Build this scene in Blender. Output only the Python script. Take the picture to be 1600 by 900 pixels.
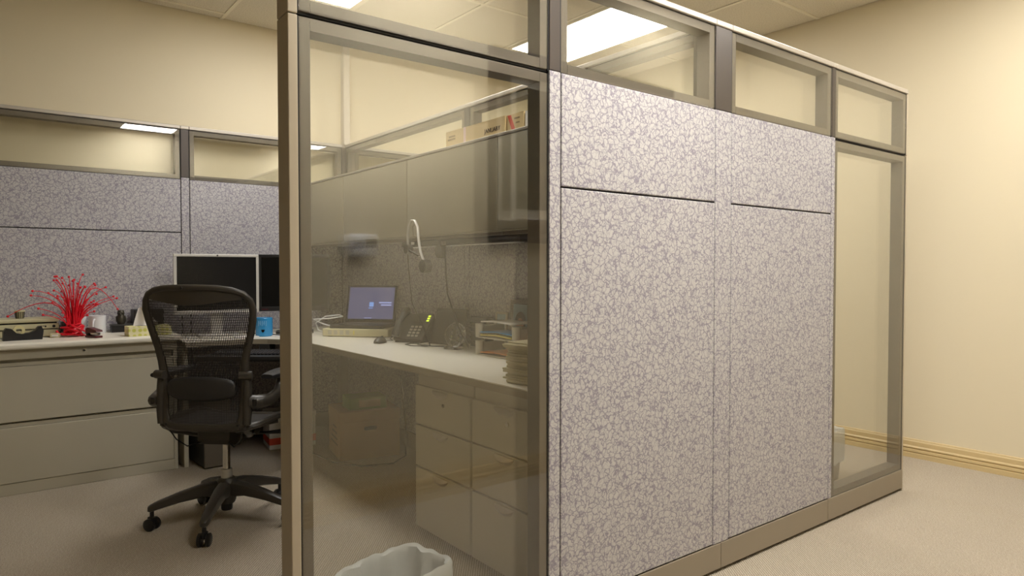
import bpy, bmesh, math, random
from mathutils import Vector, Matrix
random.seed(7)
R = math.radians
for o in list(bpy.data.objects): bpy.data.objects.remove(o, do_unlink=True)
scene = bpy.context.scene
COL = scene.collection

# ------------------------------------------------------------ camera, world, exposure
cam_d = bpy.data.cameras.new('camera'); cam = bpy.data.objects.new('camera', cam_d); COL.objects.link(cam)
cam_d.sensor_width = 36.0; cam_d.lens = 1073.47 / 1600 * 36.0; cam_d.clip_start = 0.02
cam.location = (0, 0, 1.18)
cam.rotation_euler = (R(90 - 1.47), 0, R(-37.897))
scene.camera = cam
w = bpy.data.worlds.new('world'); scene.world = w; w.use_nodes = True
w.node_tree.nodes['Background'].inputs[0].default_value = (1.0, 0.93, 0.82, 1)
w.node_tree.nodes['Background'].inputs[1].default_value = 0.05
vs = scene.view_settings
vs.view_transform = 'Standard'; vs.look = 'None'; vs.gamma = 1.0; vs.use_curve_mapping = False
vs.exposure = 0.0
LAMP = 16.0           # glow of the troffers over the cubicles
LAMP_AISLE = (30.0, 18.0)   # over the aisle, raised to brighten the right side: near the doorway, far end
LAMP_COL = (1.0, 0.985, 0.968, 1)
scene.cycles.transparent_max_bounces = 48; scene.cycles.max_bounces = 14; scene.cycles.glossy_bounces = 6

# ------------------------------------------------------------ materials
MATS = {}
def srgb(r, g, b):
    f = lambda c: (c/255/12.92) if c/255 <= 0.04045 else ((c/255+0.055)/1.055)**2.4
    return (f(r), f(g), f(b), 1)
def new_mat(name):
    m = bpy.data.materials.new(name); m.use_nodes = True; MATS[name] = m
    nt = m.node_tree; return m, nt, nt.nodes['Principled BSDF']
def N(nt, typ, **kw):
    n = nt.nodes.new(typ)
    for k, v in kw.items(): setattr(n, k, v)
    return n
def coords(nt, scale=(1,1,1), rot=(0,0,0)):
    tc = N(nt, 'ShaderNodeTexCoord'); mp = N(nt, 'ShaderNodeMapping')
    mp.inputs['Scale'].default_value = scale; mp.inputs['Rotation'].default_value = rot
    nt.links.new(tc.outputs['Object'], mp.inputs['Vector']); return mp.outputs['Vector']
def bump(nt, p, h, strength=.2, dist=.002):
    b = N(nt, 'ShaderNodeBump'); b.inputs['Strength'].default_value = strength; b.inputs['Distance'].default_value = dist
    nt.links.new(h, b.inputs['Height']); nt.links.new(b.outputs['Normal'], p.inputs['Normal'])
def plain(name, col, rough=.5, metal=0, var=.06, vscale=6, bmp=0, bscale=200, spec=.5, coat=0):
    """a paint, plastic or metal with slight mottling and optional fine grain"""
    m, nt, p = new_mat(name)
    p.inputs['Roughness'].default_value = rough; p.inputs['Metallic'].default_value = metal
    p.inputs['Specular IOR Level'].default_value = spec; p.inputs['Coat Weight'].default_value = coat
    v = coords(nt)
    nz = N(nt, 'ShaderNodeTexNoise'); nz.inputs['Scale'].default_value = vscale; nz.inputs['Detail'].default_value = 4
    nt.links.new(v, nz.inputs['Vector'])
    mx = N(nt, 'ShaderNodeMix', data_type='RGBA')
    mx.inputs['A'].default_value = tuple(c*(1-var) for c in col[:3])+(1,)
    mx.inputs['B'].default_value = tuple(min(1, c*(1+var)) for c in col[:3])+(1,)
    nt.links.new(nz.outputs['Fac'], mx.inputs['Factor']); nt.links.new(mx.outputs['Result'], p.inputs['Base Color'])
    if bmp:
        n2 = N(nt, 'ShaderNodeTexNoise'); n2.inputs['Scale'].default_value = bscale; n2.inputs['Detail'].default_value = 3
        nt.links.new(v, n2.inputs['Vector']); bump(nt, p, n2.outputs['Fac'], bmp)
    return m
def emissive(name, col, strength):
    m, nt, p = new_mat(name)
    p.inputs['Base Color'].default_value = (.02, .02, .02, 1); p.inputs['Roughness'].default_value = .3
    p.inputs['Emission Color'].default_value = col; p.inputs['Emission Strength'].default_value = strength
    return m

plain('wall_paint', srgb(217, 205, 176), .62, var=.015, vscale=1.5, bmp=.06, bscale=140, spec=.35)
plain('trim_paint', srgb(198, 175, 128), .4, var=.03, vscale=4, spec=.5)
plain('grid_metal', srgb(232, 224, 204), .5, var=.02)
plain('ceiling_slab', srgb(200, 190, 170), .9)
plain('taupe_metal', srgb(144, 133, 116), .42, var=.03, vscale=9, bmp=.03, bscale=700)
plain('post_metal', srgb(178, 165, 143), .42, var=.03, vscale=9)
plain('frame_metal', srgb(104, 95, 82), .45, var=.03, vscale=9)
plain('dark_bronze', srgb(74, 66, 60), .4, metal=.25, var=.06, vscale=9)
plain('cap_metal', srgb(178, 170, 158), .35, metal=.3, var=.02)
plain('reveal_black', srgb(22, 20, 19), .7, var=.1)
plain('file_paint', srgb(184, 177, 157), .45, var=.025, vscale=3, bmp=.05, bscale=500)
plain('laminate', srgb(232, 226, 210), .32, var=.015, vscale=3)
plain('laminate_edge', srgb(150, 140, 120), .45, var=.03)
plain('cabinet_paint', srgb(160, 152, 131), .4, var=.02, vscale=2)
plain('chair_plastic', srgb(62, 57, 50), .38, var=.08, vscale=8, bmp=.05, bscale=600)
plain('chair_mesh', srgb(46, 41, 38), .6, var=.1, vscale=40)
plain('chair_pad', srgb(40, 38, 37), .45, var=.1, vscale=20)
plain('black_plastic', srgb(28, 26, 25), .4, var=.1, vscale=10, bmp=.05, bscale=500)
plain('dark_plastic', srgb(48, 46, 44), .4, var=.08, vscale=10)
plain('key_plastic', srgb(50, 48, 50), .35, var=.1)
plain('screen_black', srgb(14, 13, 12), .22, var=.05)
plain('silver_plastic', srgb(200, 196, 188), .35, metal=.2, var=.03)
plain('white_plastic', srgb(232, 232, 234), .4, var=.02)
plain('chrome', srgb(205, 202, 196), .18, metal=1, var=.02)
plain('cream_plastic', srgb(206, 198, 160), .45, var=.04, vscale=12)
plain('tape_cream', srgb(216, 204, 150), .4, var=.04)
plain('red_rubber', srgb(226, 24, 44), .35, var=.12, vscale=30)
plain('dark_red', srgb(80, 16, 22), .3, var=.1)
plain('blue_glaze', srgb(52, 140, 196), .2, var=.06, vscale=20, coat=.3)
plain('pale_blue_print', srgb(120, 178, 214), .4)
plain('white_paper', srgb(232, 228, 222), .8, var=.02)
plain('tissue', srgb(240, 234, 230), .9, var=.03, vscale=20, bmp=.2, bscale=60)
plain('old_paper', srgb(196, 186, 148), .85, var=.12, vscale=30)
plain('cardboard', srgb(196, 160, 110), .85, var=.06, vscale=5, bmp=.1, bscale=120)
plain('cardboard_pale', srgb(214, 190, 140), .85, var=.05, vscale=5)
plain('stamp_ink', srgb(60, 48, 36), .8)
plain('faint_ink', srgb(150, 128, 90), .8)
plain('tape_pink', srgb(232, 206, 200), .4)
plain('tape_red', srgb(214, 80, 56), .45)
plain('green_card', srgb(126, 168, 66), .6, var=.1)
plain('blue_card', srgb(40, 140, 200), .6, var=.06)
plain('yellow_card', srgb(226, 210, 110), .7, var=.06)
plain('orange_card', srgb(220, 130, 44), .7, var=.06)
plain('tray_plastic', srgb(184, 178, 160), .35, var=.03)
plain('owl_bronze', srgb(66, 62, 50), .4, metal=.4, var=.3, vscale=60, bmp=.4, bscale=90)
plain('bin_grey', srgb(150, 140, 124), .5, var=.04)
plain('wood_frame', srgb(70, 50, 36), .4, var=.2, vscale=25)
plain('skin_print', srgb(190, 140, 115), .6, var=.1)
plain('sky_print', srgb(150, 170, 178), .6, var=.15, vscale=14)
plain('dark_hair_print', srgb(60, 45, 38), .6)
plain('mat_board', srgb(226, 220, 208), .7, var=.01)
plain('picture_frame_wood', srgb(44, 32, 28), .25, var=.2, vscale=14, coat=.4)
plain('lcd_grey', srgb(58, 62, 58), .25)
plain('pole_grey', srgb(196, 186, 168), .45, var=.03)
emissive('green_led', (.75, .95, .05, 1), 1.6)
emissive('screen_blue', (.16, .17, .40, 1), .42)
emissive('screen_icon_blue', (.20, .42, .95, 1), .8)
emissive('screen_text', (.42, .50, .95, 1), .75)

# carpet: fine diagonal ribs
m, nt, p = new_mat('carpet')
p.inputs['Roughness'].default_value = .95; p.inputs['Specular IOR Level'].default_value = .1
v = coords(nt, rot=(0, 0, R(38)))
wv = N(nt, 'ShaderNodeTexWave', wave_type='BANDS', bands_direction='X'); wv.inputs['Scale'].default_value = 34
wv.inputs['Distortion'].default_value = 2.2; wv.inputs['Detail'].default_value = 3; wv.inputs['Detail Scale'].default_value = 3
nt.links.new(v, wv.inputs['Vector'])
nz = N(nt, 'ShaderNodeTexNoise'); nz.inputs['Scale'].default_value = 160; nz.inputs['Detail'].default_value = 3
nt.links.new(v, nz.inputs['Vector'])
ad = N(nt, 'ShaderNodeMath', operation='ADD'); nt.links.new(wv.outputs['Fac'], ad.inputs[0]); nt.links.new(nz.outputs['Fac'], ad.inputs[1])
cr = N(nt, 'ShaderNodeValToRGB'); cr.color_ramp.elements[0].position = .25; cr.color_ramp.elements[1].position = .8
dv = N(nt, 'ShaderNodeMath', operation='DIVIDE'); dv.inputs[1].default_value = 2; nt.links.new(ad.outputs[0], dv.inputs[0])
cr.color_ramp.elements[0].color = srgb(150, 138, 120); cr.color_ramp.elements[1].color = srgb(194, 183, 165)
nt.links.new(dv.outputs[0], cr.inputs['Fac']); nt.links.new(cr.outputs['Color'], p.inputs['Base Color'])
bump(nt, p, ad.outputs[0], .5, .004)

# ceiling tile: speckled mineral fibre
m, nt, p = new_mat('ceiling_tile')
p.inputs['Roughness'].default_value = .95
v = coords(nt)
nz = N(nt, 'ShaderNodeTexNoise'); nz.inputs['Scale'].default_value = 130; nz.inputs['Detail'].default_value = 5; nt.links.new(v, nz.inputs['Vector'])
cr = N(nt, 'ShaderNodeValToRGB'); cr.color_ramp.elements[0].position = .35; cr.color_ramp.elements[1].position = .6
cr.color_ramp.elements[0].color = srgb(208, 199, 180); cr.color_ramp.elements[1].color = srgb(226, 218, 200)
nt.links.new(nz.outputs['Fac'], cr.inputs['Fac']); nt.links.new(cr.outputs['Color'], p.inputs['Base Color']); bump(nt, p, nz.outputs['Fac'], .3)

# crackle-patterned panel fabric
m, nt, p = new_mat('panel_fabric')
p.inputs['Roughness'].default_value = .9; p.inputs['Specular IOR Level'].default_value = .15
v = coords(nt)
nz = N(nt, 'ShaderNodeTexNoise'); nz.inputs['Scale'].default_value = 34; nz.inputs['Detail'].default_value = 3; nt.links.new(v, nz.inputs['Vector'])
sc = N(nt, 'ShaderNodeVectorMath', operation='MULTIPLY_ADD'); sc.inputs[1].default_value = (.045, .045, .045)
nt.links.new(nz.outputs['Color'], sc.inputs[0]); nt.links.new(v, sc.inputs[2])
mins = []
for s, off in ((44, 0), (56, 3.7)):
    mo = N(nt, 'ShaderNodeVectorMath', operation='ADD'); mo.inputs[1].default_value = (off, off*.7, off*.3); nt.links.new(sc.outputs[0], mo.inputs[0])
    vo = N(nt, 'ShaderNodeTexVoronoi', feature='DISTANCE_TO_EDGE'); vo.inputs['Scale'].default_value = s
    nt.links.new(mo.outputs[0], vo.inputs['Vector']); mins.append(vo.outputs['Distance'])
rs = []
for q, lo_v in ((mins[0], .0), (mins[1], .4)):
    r_ = N(nt, 'ShaderNodeMapRange', interpolation_type='SMOOTHSTEP'); r_.inputs['From Min'].default_value = .015; r_.inputs['From Max'].default_value = .12; r_.inputs['To Min'].default_value = lo_v
    nt.links.new(q, r_.inputs['Value']); rs.append(r_.outputs[0])
mn = N(nt, 'ShaderNodeMath', operation='MULTIPLY'); nt.links.new(rs[0], mn.inputs[0]); nt.links.new(rs[1], mn.inputs[1])
cr = N(nt, 'ShaderNodeValToRGB'); cr.color_ramp.elements[0].position = 0; cr.color_ramp.elements[1].position = .8
cr.color_ramp.elements[0].color = srgb(144, 138, 148); cr.color_ramp.elements[1].color = srgb(190, 187, 185)
nt.links.new(mn.outputs[0], cr.inputs['Fac']); nt.links.new(cr.outputs['Color'], p.inputs['Base Color'])
fz = N(nt, 'ShaderNodeTexNoise'); fz.inputs['Scale'].default_value = 600; nt.links.new(v, fz.inputs['Vector']); bump(nt, p, fz.outputs['Fac'], .25)

# thin clear window glass: Schlick mirror over a faintly tinted clear layer
def pane_mat(name, tint, f0=.066):
    m = bpy.data.materials.new(name); m.use_nodes = True; MATS[name] = m
    nt = m.node_tree; nt.nodes.clear()
    out = N(nt, 'ShaderNodeOutputMaterial'); mix = N(nt, 'ShaderNodeMixShader')
    tr = N(nt, 'ShaderNodeBsdfTransparent'); tr.inputs[0].default_value = tint
    gl = N(nt, 'ShaderNodeBsdfGlossy'); gl.inputs['Roughness'].default_value = 0.0
    ge = N(nt, 'ShaderNodeNewGeometry'); dt = N(nt, 'ShaderNodeVectorMath', operation='DOT_PRODUCT')
    nt.links.new(ge.outputs['Normal'], dt.inputs[0]); nt.links.new(ge.outputs['Incoming'], dt.inputs[1])
    ab = N(nt, 'ShaderNodeMath', operation='ABSOLUTE'); nt.links.new(dt.outputs['Value'], ab.inputs[0])
    sb = N(nt, 'ShaderNodeMath', operation='SUBTRACT'); sb.inputs[0].default_value = 1; nt.links.new(ab.outputs[0], sb.inputs[1])
    pw = N(nt, 'ShaderNodeMath', operation='POWER'); pw.inputs[1].default_value = 5; nt.links.new(sb.outputs[0], pw.inputs[0])
    ma = N(nt, 'ShaderNodeMath', operation='MULTIPLY_ADD'); ma.inputs[1].default_value = 1-f0; ma.inputs[2].default_value = f0
    nt.links.new(pw.outputs[0], ma.inputs[0]); nt.links.new(ma.outputs[0], mix.inputs[0])
    nt.links.new(tr.outputs[0], mix.inputs[1]); nt.links.new(gl.outputs[0], mix.inputs[2]); nt.links.new(mix.outputs[0], out.inputs[0])
    return m
pane_mat('pane_glass', (.990, .991, .980, 1))
m, nt, p = new_mat('crystal')
p.inputs['Transmission Weight'].default_value = 1; p.inputs['Roughness'].default_value = .02; p.inputs['IOR'].default_value = 1.5
v = coords(nt); vo = N(nt, 'ShaderNodeTexVoronoi'); vo.inputs['Scale'].default_value = 40; nt.links.new(v, vo.inputs['Vector']); bump(nt, p, vo.outputs['Distance'], .8, .01)
p.inputs['Base Color'].default_value = (.95, .96, .93, 1)

# translucent bin liner
m, nt, p = new_mat('bin_liner')
p.inputs['Base Color'].default_value = srgb(236, 239, 240); p.inputs['Roughness'].default_value = .35
v = coords(nt); nz = N(nt, 'ShaderNodeTexNoise'); nz.inputs['Scale'].default_value = 26; nz.inputs['Detail'].default_value = 4; nt.links.new(v, nz.inputs['Vector']); bump(nt, p, nz.outputs['Fac'], .5, .01)
tl = N(nt, 'ShaderNodeBsdfTranslucent'); tl.inputs[0].default_value = srgb(236, 238, 238)
mx = N(nt, 'ShaderNodeMixShader'); mx.inputs[0].default_value = .35
nt.links.new(p.outputs[0], mx.inputs[1]); nt.links.new(tl.outputs[0], mx.inputs[2]); nt.links.new(mx.outputs[0], nt.nodes['Material Output'].inputs[0])

# tissue carton: yellow-green dotted print
m, nt, p = new_mat('tissue_carton')
v = coords(nt, scale=(34, 34, 34)); vo = N(nt, 'ShaderNodeTexVoronoi'); vo.inputs['Scale'].default_value = 1; vo.inputs['Randomness'].default_value = .2; nt.links.new(v, vo.inputs['Vector'])
cr = N(nt, 'ShaderNodeValToRGB'); cr.color_ramp.elements[0].position = .25; cr.color_ramp.elements[1].position = .45
cr.color_ramp.elements[0].color = srgb(206, 204, 96); cr.color_ramp.elements[1].color = srgb(230, 222, 178)
nt.links.new(vo.outputs['Distance'], cr.inputs['Fac']); nt.links.new(cr.outputs['Color'], p.inputs['Base Color']); p.inputs['Roughness'].default_value = .6

# dark painted landscape
m, nt, p = new_mat('painting')
v = coords(nt); nz = N(nt, 'ShaderNodeTexNoise'); nz.inputs['Scale'].default_value = 5; nz.inputs['Detail'].default_value = 6; nt.links.new(v, nz.inputs['Vector'])
cr = N(nt, 'ShaderNodeValToRGB'); e = cr.color_ramp.elements
e[0].position = .3; e[0].color = srgb(20, 26, 24); e[1].position = .75; e[1].color = srgb(78, 70, 40)
k = e.new(.5); k.color = srgb(40, 52, 46); k = e.new(.65); k.color = srgb(52, 56, 40)
nt.links.new(nz.outputs['Fac'], cr.inputs['Fac']); nt.links.new(cr.outputs['Color'], p.inputs['Base Color']); p.inputs['Roughness'].default_value = .35

# troffer diffusers: give off the room's light
for nm_, st_ in (('diffuser', LAMP), ('diffuser_aisle', LAMP_AISLE[0]), ('diffuser_aisle_far', LAMP_AISLE[1])):
    m, nt, p = new_mat(nm_)
    p.inputs['Base Color'].default_value = (.8, .8, .8, 1)
    p.inputs['Emission Color'].default_value = LAMP_COL; p.inputs['Emission Strength'].default_value = st_

# ------------------------------------------------------------ mesh helpers
class B:
    def __init__(s): s.bm = bmesh.new()
    def box(s, a, b, bev=0, seg=1, M=None):
        r = bmesh.ops.create_cube(s.bm, size=1)
        vs_ = r['verts']; a = Vector(a); b = Vector(b)
        bmesh.ops.scale(s.bm, vec=b-a, verts=vs_); bmesh.ops.translate(s.bm, vec=(a+b)/2, verts=vs_)
        if bev:
            es = list({e for v in vs_ for e in v.link_edges})
            rb = bmesh.ops.bevel(s.bm, geom=es, offset=bev, segments=seg, affect='EDGES', profile=.5)
            vs_ = list({v for f in rb['faces'] for v in f.verts} | {v for v in vs_ if v.is_valid})
        if M: bmesh.ops.transform(s.bm, matrix=M, verts=vs_)
        return s
    def tube(s, pts, rad, n=8, closed=False, flat=1.0, caps=True):
        pts = [Vector(q) for q in pts]; m = len(pts)
        rads = rad if isinstance(rad, (list, tuple)) else [rad]*m
        rings = []; up = None
        for i, q in enumerate(pts):
            if closed: t = pts[(i+1) % m]-pts[i-1]
            else: t = pts[min(i+1, m-1)]-pts[max(i-1, 0)]
            t = t.normalized() if t.length > 1e-9 else Vector((0,0,1))
            if up is None:
                up = Vector((0,0,1)) if abs(t.z) < .9 else Vector((0,1,0))
            sd = t.cross(up)
            if sd.length < 1e-6: sd = t.orthogonal()
            sd.normalize(); up = sd.cross(t).normalized()
            rr = rads[i]; ra, rb = (rr if isinstance(rr, (tuple, list)) else (rr, rr*flat))
            rings.append([s.bm.verts.new(q+sd*math.cos(2*math.pi*k/n)*ra+up*math.sin(2*math.pi*k/n)*rb) for k in range(n)])
        for i in range(m if closed else m-1):
            a, b = rings[i], rings[(i+1) % m]
            for k in range(n): s.bm.faces.new((a[k], a[(k+1)%n], b[(k+1)%n], b[k]))
        if caps and not closed:
            s.bm.faces.new(rings[0][::-1]); s.bm.faces.new(rings[-1])
        return s
    def cyl(s, a, b, r0, r1=None, n=16): return s.tube([a, b], [r0, r0 if r1 is None else r1], n)
    def lathe(s, prof, n=20, M=None):
        rings = []; new = []
        for r, z in prof:
            if r < 1e-6: v = s.bm.verts.new((0,0,z)); rings.append([v]); new.append(v)
            else:
                rg = [s.bm.verts.new((r*math.cos(2*math.pi*k/n), r*math.sin(2*math.pi*k/n), z)) for k in range(n)]; rings.append(rg); new += rg
        for a, b in zip(rings, rings[1:]):
            for k in range(n):
                k2 = (k+1) % n
                if len(a) == 1 and len(b) == 1: continue
                if len(a) == 1: s.bm.faces.new((a[0], b[k2], b[k]))
                elif len(b) == 1: s.bm.faces.new((a[k], a[k2], b[0]))
                else: s.bm.faces.new((a[k], a[k2], b[k2], b[k]))
        if M: bmesh.ops.transform(s.bm, matrix=M, verts=new)
        return s
    def sphere(s, c, r, n=10, sc=(1,1,1)):
        rr = bmesh.ops.create_uvsphere(s.bm, u_segments=n, v_segments=max(4, n*2//3), radius=r)
        bmesh.ops.scale(s.bm, vec=sc, verts=rr['verts']); bmesh.ops.translate(s.bm, vec=c, verts=rr['verts']); return s
    def prism(s, poly, a, b, axis='Z', M=None):
        """poly of 2D points pushed along an axis from a to b"""
        f = {'Z': lambda p, h: (p[0], p[1], h), 'Y': lambda p, h: (p[0], h, p[1]), 'X': lambda p, h: (h, p[0], p[1])}[axis]
        lo = [s.bm.verts.new(f(q, a)) for q in poly]; hi = [s.bm.verts.new(f(q, b)) for q in poly]
        n = len(poly)
        for k in range(n): s.bm.faces.new((lo[k], lo[(k+1)%n], hi[(k+1)%n], hi[k]))
        s.bm.faces.new(lo[::-1]); s.bm.faces.new(hi)
        if M: bmesh.ops.transform(s.bm, matrix=M, verts=lo+hi)
        return s
    def grid(s, fn, nu, nv, closed_u=False):
        vv = [[s.bm.verts.new(fn(i/(nu if closed_u else nu-1), j/(nv-1))) for j in range(nv)] for i in range(nu)]
        for i in range(nu if closed_u else nu-1):
            for j in range(nv-1):
                a = vv[i]; b = vv[(i+1) % nu]
                s.bm.faces.new((a[j], b[j], b[j+1], a[j+1]))
        return s
    def solidify(s, t):
        bmesh.ops.recalc_face_normals(s.bm, faces=s.bm.faces[:])
        bmesh.ops.solidify(s.bm, geom=s.bm.faces[:], thickness=t); return s
    def mesh(s, name, smooth=False):
        bmesh.ops.recalc_face_normals(s.bm, faces=s.bm.faces[:])
        me = bpy.data.meshes.new(name); s.bm.to_mesh(me); s.bm.free()
        if smooth:
            me.shade_smooth()
            try: me.set_sharp_from_angle(angle=R(38))
            except Exception: pass
        return me
def ob(name, b, mat, parent=None, smooth=False, loc=None, rotz=None):
    me = b.mesh(name, smooth) if isinstance(b, B) else b
    o = bpy.data.objects.new(name, me); COL.objects.link(o)
    if mat and not me.materials: me.materials.append(MATS[mat])
    if parent: o.parent = parent
    if loc: o.location = loc
    if rotz is not None: o.rotation_euler = (0, 0, rotz)
    return o
def tag(o, label, cat, group=None):
    o['label'] = label; o['category'] = cat
    if group: o['group'] = group
    return o
def thing(name, label, cat, loc=(0,0,0), rotz=0, group=None):
    o = bpy.data.objects.new(name, None); COL.objects.link(o); o.empty_display_size = .1
    o.location = loc; o.rotation_euler = (0, 0, rotz); return tag(o, label, cat, group)
def struct(name, b, mat, label=None, smooth=False):
    o = ob(name, b, mat, None, smooth); o['kind'] = 'structure'
    if label: o['label'] = label
    return o
def copy_tree(o, parent=None):
    c = o.copy(); COL.objects.link(c); c.parent = parent
    for ch in list(o.children): copy_tree(ch, c)
    return c
def text_mesh(txt, size, depth=.0006):
    cu = bpy.data.curves.new('lettering', 'FONT'); cu.body = txt; cu.size = size; cu.extrude = depth; cu.align_x = 'CENTER'; cu.align_y = 'CENTER'
    t = bpy.data.objects.new('lettering', cu); COL.objects.link(t)
    dg = bpy.context.evaluated_depsgraph_get(); me = bpy.data.meshes.new_from_object(t.evaluated_get(dg))
    bpy.data.objects.remove(t, do_unlink=True); return me
def rrect(hx, hy, r, n=5, cx=0, cy=0):
    pts = []
    for sx, sy, a0 in ((1,1,0), (-1,1,90), (-1,-1,180), (1,-1,270)):
        for k in range(n+1):
            a = R(a0+90*k/n); pts.append((cx+sx*(hx-r)+r*math.cos(a), cy+sy*(hy-r)+r*math.sin(a)))
    return pts
def lerp(a, b, t): return a+(b-a)*t

# ------------------------------------------------------------ the room
XL, XR, YF, YB, ZC = -3.7, 4.66, .16, 5.06, 2.92
DX0, DX1 = -1.0, .62           # opening in the aisle wall where the photographer stands
HALL = -1.7
struct('floor', B().box((XL-.1, HALL-.1, -.12), (XR+.1, YB+.1, 0)), 'carpet', 'beige carpet with fine diagonal ribs')
struct('wall_rear', B().box((XL-.1, YB, 0), (XR+.1, YB+.12, ZC+.1)), 'wall_paint', 'cream painted wall behind the cubicles')
struct('wall_right', B().box((XR, HALL, 0), (XR+.12, YB, ZC+.1)), 'wall_paint', 'cream painted wall beyond the glass end')
struct('wall_left', B().box((XL-.12, HALL, 0), (XL, YB, ZC+.1)), 'wall_paint', 'cream painted wall closing the room')
struct('wall_front', B().box((DX1, YF-.14, 0), (XR, YF, ZC+.1)).box((XL, YF-.14, 0), (DX0, YF, ZC+.1)).box((DX0, YF-.14, 2.2), (DX1, YF, ZC+.1)), 'wall_paint', 'cream aisle wall facing the partitions')
struct('wall_hall', B().box((XL, HALL-.12, 0), (XR, HALL, ZC+.1)), 'wall_paint', 'cream wall of the passage')
BASE = [(0,.116), (.007,.116), (.010,.111), (.010,.107), (.014,.100), (.015,.074), (.021,.067), (.021,.061), (.014,.056), (.022,.051), (.023,.037), (.016,.033), (.025,.028), (.026,0), (0,0)]
def baseboard(name, p0, p1, nrm):
    p0 = Vector(p0+(0,)); p1 = Vector(p1+(0,)); nv = Vector(nrm+(0,)); b = B()
    lo = [b.bm.verts.new(p0+nv*d+Vector((0,0,z))) for d, z in BASE]; hi = [b.bm.verts.new(p1+nv*d+Vector((0,0,z))) for d, z in BASE]
    for k in range(len(BASE)-1): b.bm.faces.new((lo[k], lo[k+1], hi[k+1], hi[k]))
    b.bm.faces.new(lo[::-1]); b.bm.faces.new(hi)
    struct(name, b, 'trim_paint', 'tan moulded baseboard')
baseboard('baseboard_right', (XR, YF), (XR, YB), (-1, 0))
baseboard('baseboard_rear', (XL, YB), (XR-.03, YB), (0, -1))
baseboard('baseboard_front', (DX1, YF), (XR-.03, YF), (0, 1))
baseboard('baseboard_left', (XL, YF+.03), (XL, YB-.03), (1, 0))

# ceiling: slab, grid, tiles, troffers
ceil = struct('ceiling', B().box((XL-.1, HALL-.1, ZC+.06), (XR+.1, YB+.1, ZC+.16)), 'ceiling_slab', 'suspended ceiling of speckled tiles in a cream grid')
GX0, GS, GY0, GL = 1.37, .645, 2.50, 1.22
xs = [GX0+GS*k for k in range(-11, 6)]; xs = [x for x in xs if XL < x < XR-.1]
edges = [XL]+xs+[XR]
LIGHTS = []
grid_b = B()
for x in xs: grid_b.box((x-.012, HALL, ZC+.007), (x+.012, YB, ZC+.0122))
tile_mesh = {}
LCOLS = (round(1.37, 3), round(1.37+3*GS, 3))
for i in range(len(edges)-1):
    x0, x1 = edges[i], edges[i+1]
    light_col = any(abs(x0-l) < .01 for l in LCOLS)
    off = .61 if light_col else 0.0
    ys = [GY0+off+GL*k for k in range(-5, 4)]
    if light_col: ys = sorted(set([y for y in ys if y > 2.0 or y < .1] + [.23, 1.45, 3.11, 4.33]))
    ys = [y for y in ys if HALL+.1 < y < YB-.1]
    ye = [HALL]+ys+[YB]
    for y in ys: grid_b.box((x0+.012, y-.012, ZC+.007), (x1-.012, y+.012, ZC+.0122))
    for j in range(len(ye)-1):
        y0, y1 = ye[j], ye[j+1]
        if light_col and (abs(y0-3.11) < .02 or abs(y0-.23) < .02):
            LIGHTS.append((x0, y0, x1, y1)); continue
        key = (round(x1-x0, 3), round(y1-y0, 3))
        if key not in tile_mesh:
            hx, hy = key[0]/2-.008, key[1]/2-.008
            tile_mesh[key] = B().box((-hx, -hy, 0), (hx, hy, .016), .002).mesh('ceiling_tile')
        ob('ceiling_tile', tile_mesh[key], 'ceiling_tile', ceil, loc=((x0+x1)/2, (y0+y1)/2, ZC+.0125))
ob('ceiling_grid', grid_b, 'grid_metal', ceil)
lab = {(0,0): 'white ceiling troffer over the aisle, nearest the doorway', (0,1): 'white ceiling troffer above the overhead cabinets of the near cubicle',
       (1,0): 'white ceiling troffer over the aisle by the far end', (1,1): 'bright ceiling troffer seen through the upper glass beside the bronze column'}
for x0, y0, x1, y1 in LIGHTS:
    t = thing('ceiling_light', lab[(int(x0 > 2), int(y0 > 2))], 'light', ((x0+x1)/2, (y0+y1)/2, ZC), 0, 'fluorescent ceiling troffers')
    hx, hy = (x1-x0)/2-.014, (y1-y0)/2-.014
    ob('housing', B().box((-hx, -hy, .006), (hx, hy, .05)), 'grid_metal', t)
    f = B()
    for a, b_ in (((-hx,-hy), (hx,-hy+.022)), ((-hx,hy-.022), (hx,hy)), ((-hx,-hy+.022), (-hx+.022,hy-.022)), ((hx-.022,-hy+.022), (hx,hy-.022))):
        f.box((a[0], a[1], -.003), (b_[0], b_[1], .006))
    ob('frame', f, 'grid_metal', t)
    ob('diffuser', B().box((-hx+.022, -hy+.022, .0), (hx-.022, hy-.022, .004)), 'diffuser' if y0 > 2 else ('diffuser_aisle_far' if x0 > 2 else 'diffuser_aisle'), t)

# ------------------------------------------------------------ cubicle partitions
T = .072
ZS, ZSEAM, ZT, ZB = 1.795, 1.44, 2.134, .116
def glass_zone(t, L, z0, z1, fw=.03, name='window_frame', low=None):
    low = low or fw
    f = B()
    a, b_ = .0065, T-.0065
    f.box((.003, a, z0), (.003+fw, b_, z1), .0015); f.box((L-.003-fw, a, z0), (L-.003, b_, z1), .0015)
    f.box((.003+fw, a, z0), (L-.003-fw, b_, z0+low)); f.box((.003+fw, a, z1-fw), (L-.003-fw, b_, z1))
    fr = ob(name, f, 'frame_metal', t)
    for y0, y1 in ((0, .006), (T-.006, T)):
        ob('glass_pane', B().box((.005, y0, z0+.002), (L-.005, y1, z1-.002), .0012), 'pane_glass', fr)
    g = B()   # black gasket lines round the glazing
    g.box((0, .012, z0-.006), (L, T-.012, z0)); g.box((0, .004, z0-.004), (.003, T-.004, z1)); g.box((L-.003, .004, z0-.004), (L, T-.004, z1))
    ob('gasket', g, 'reveal_black', fr)
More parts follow.
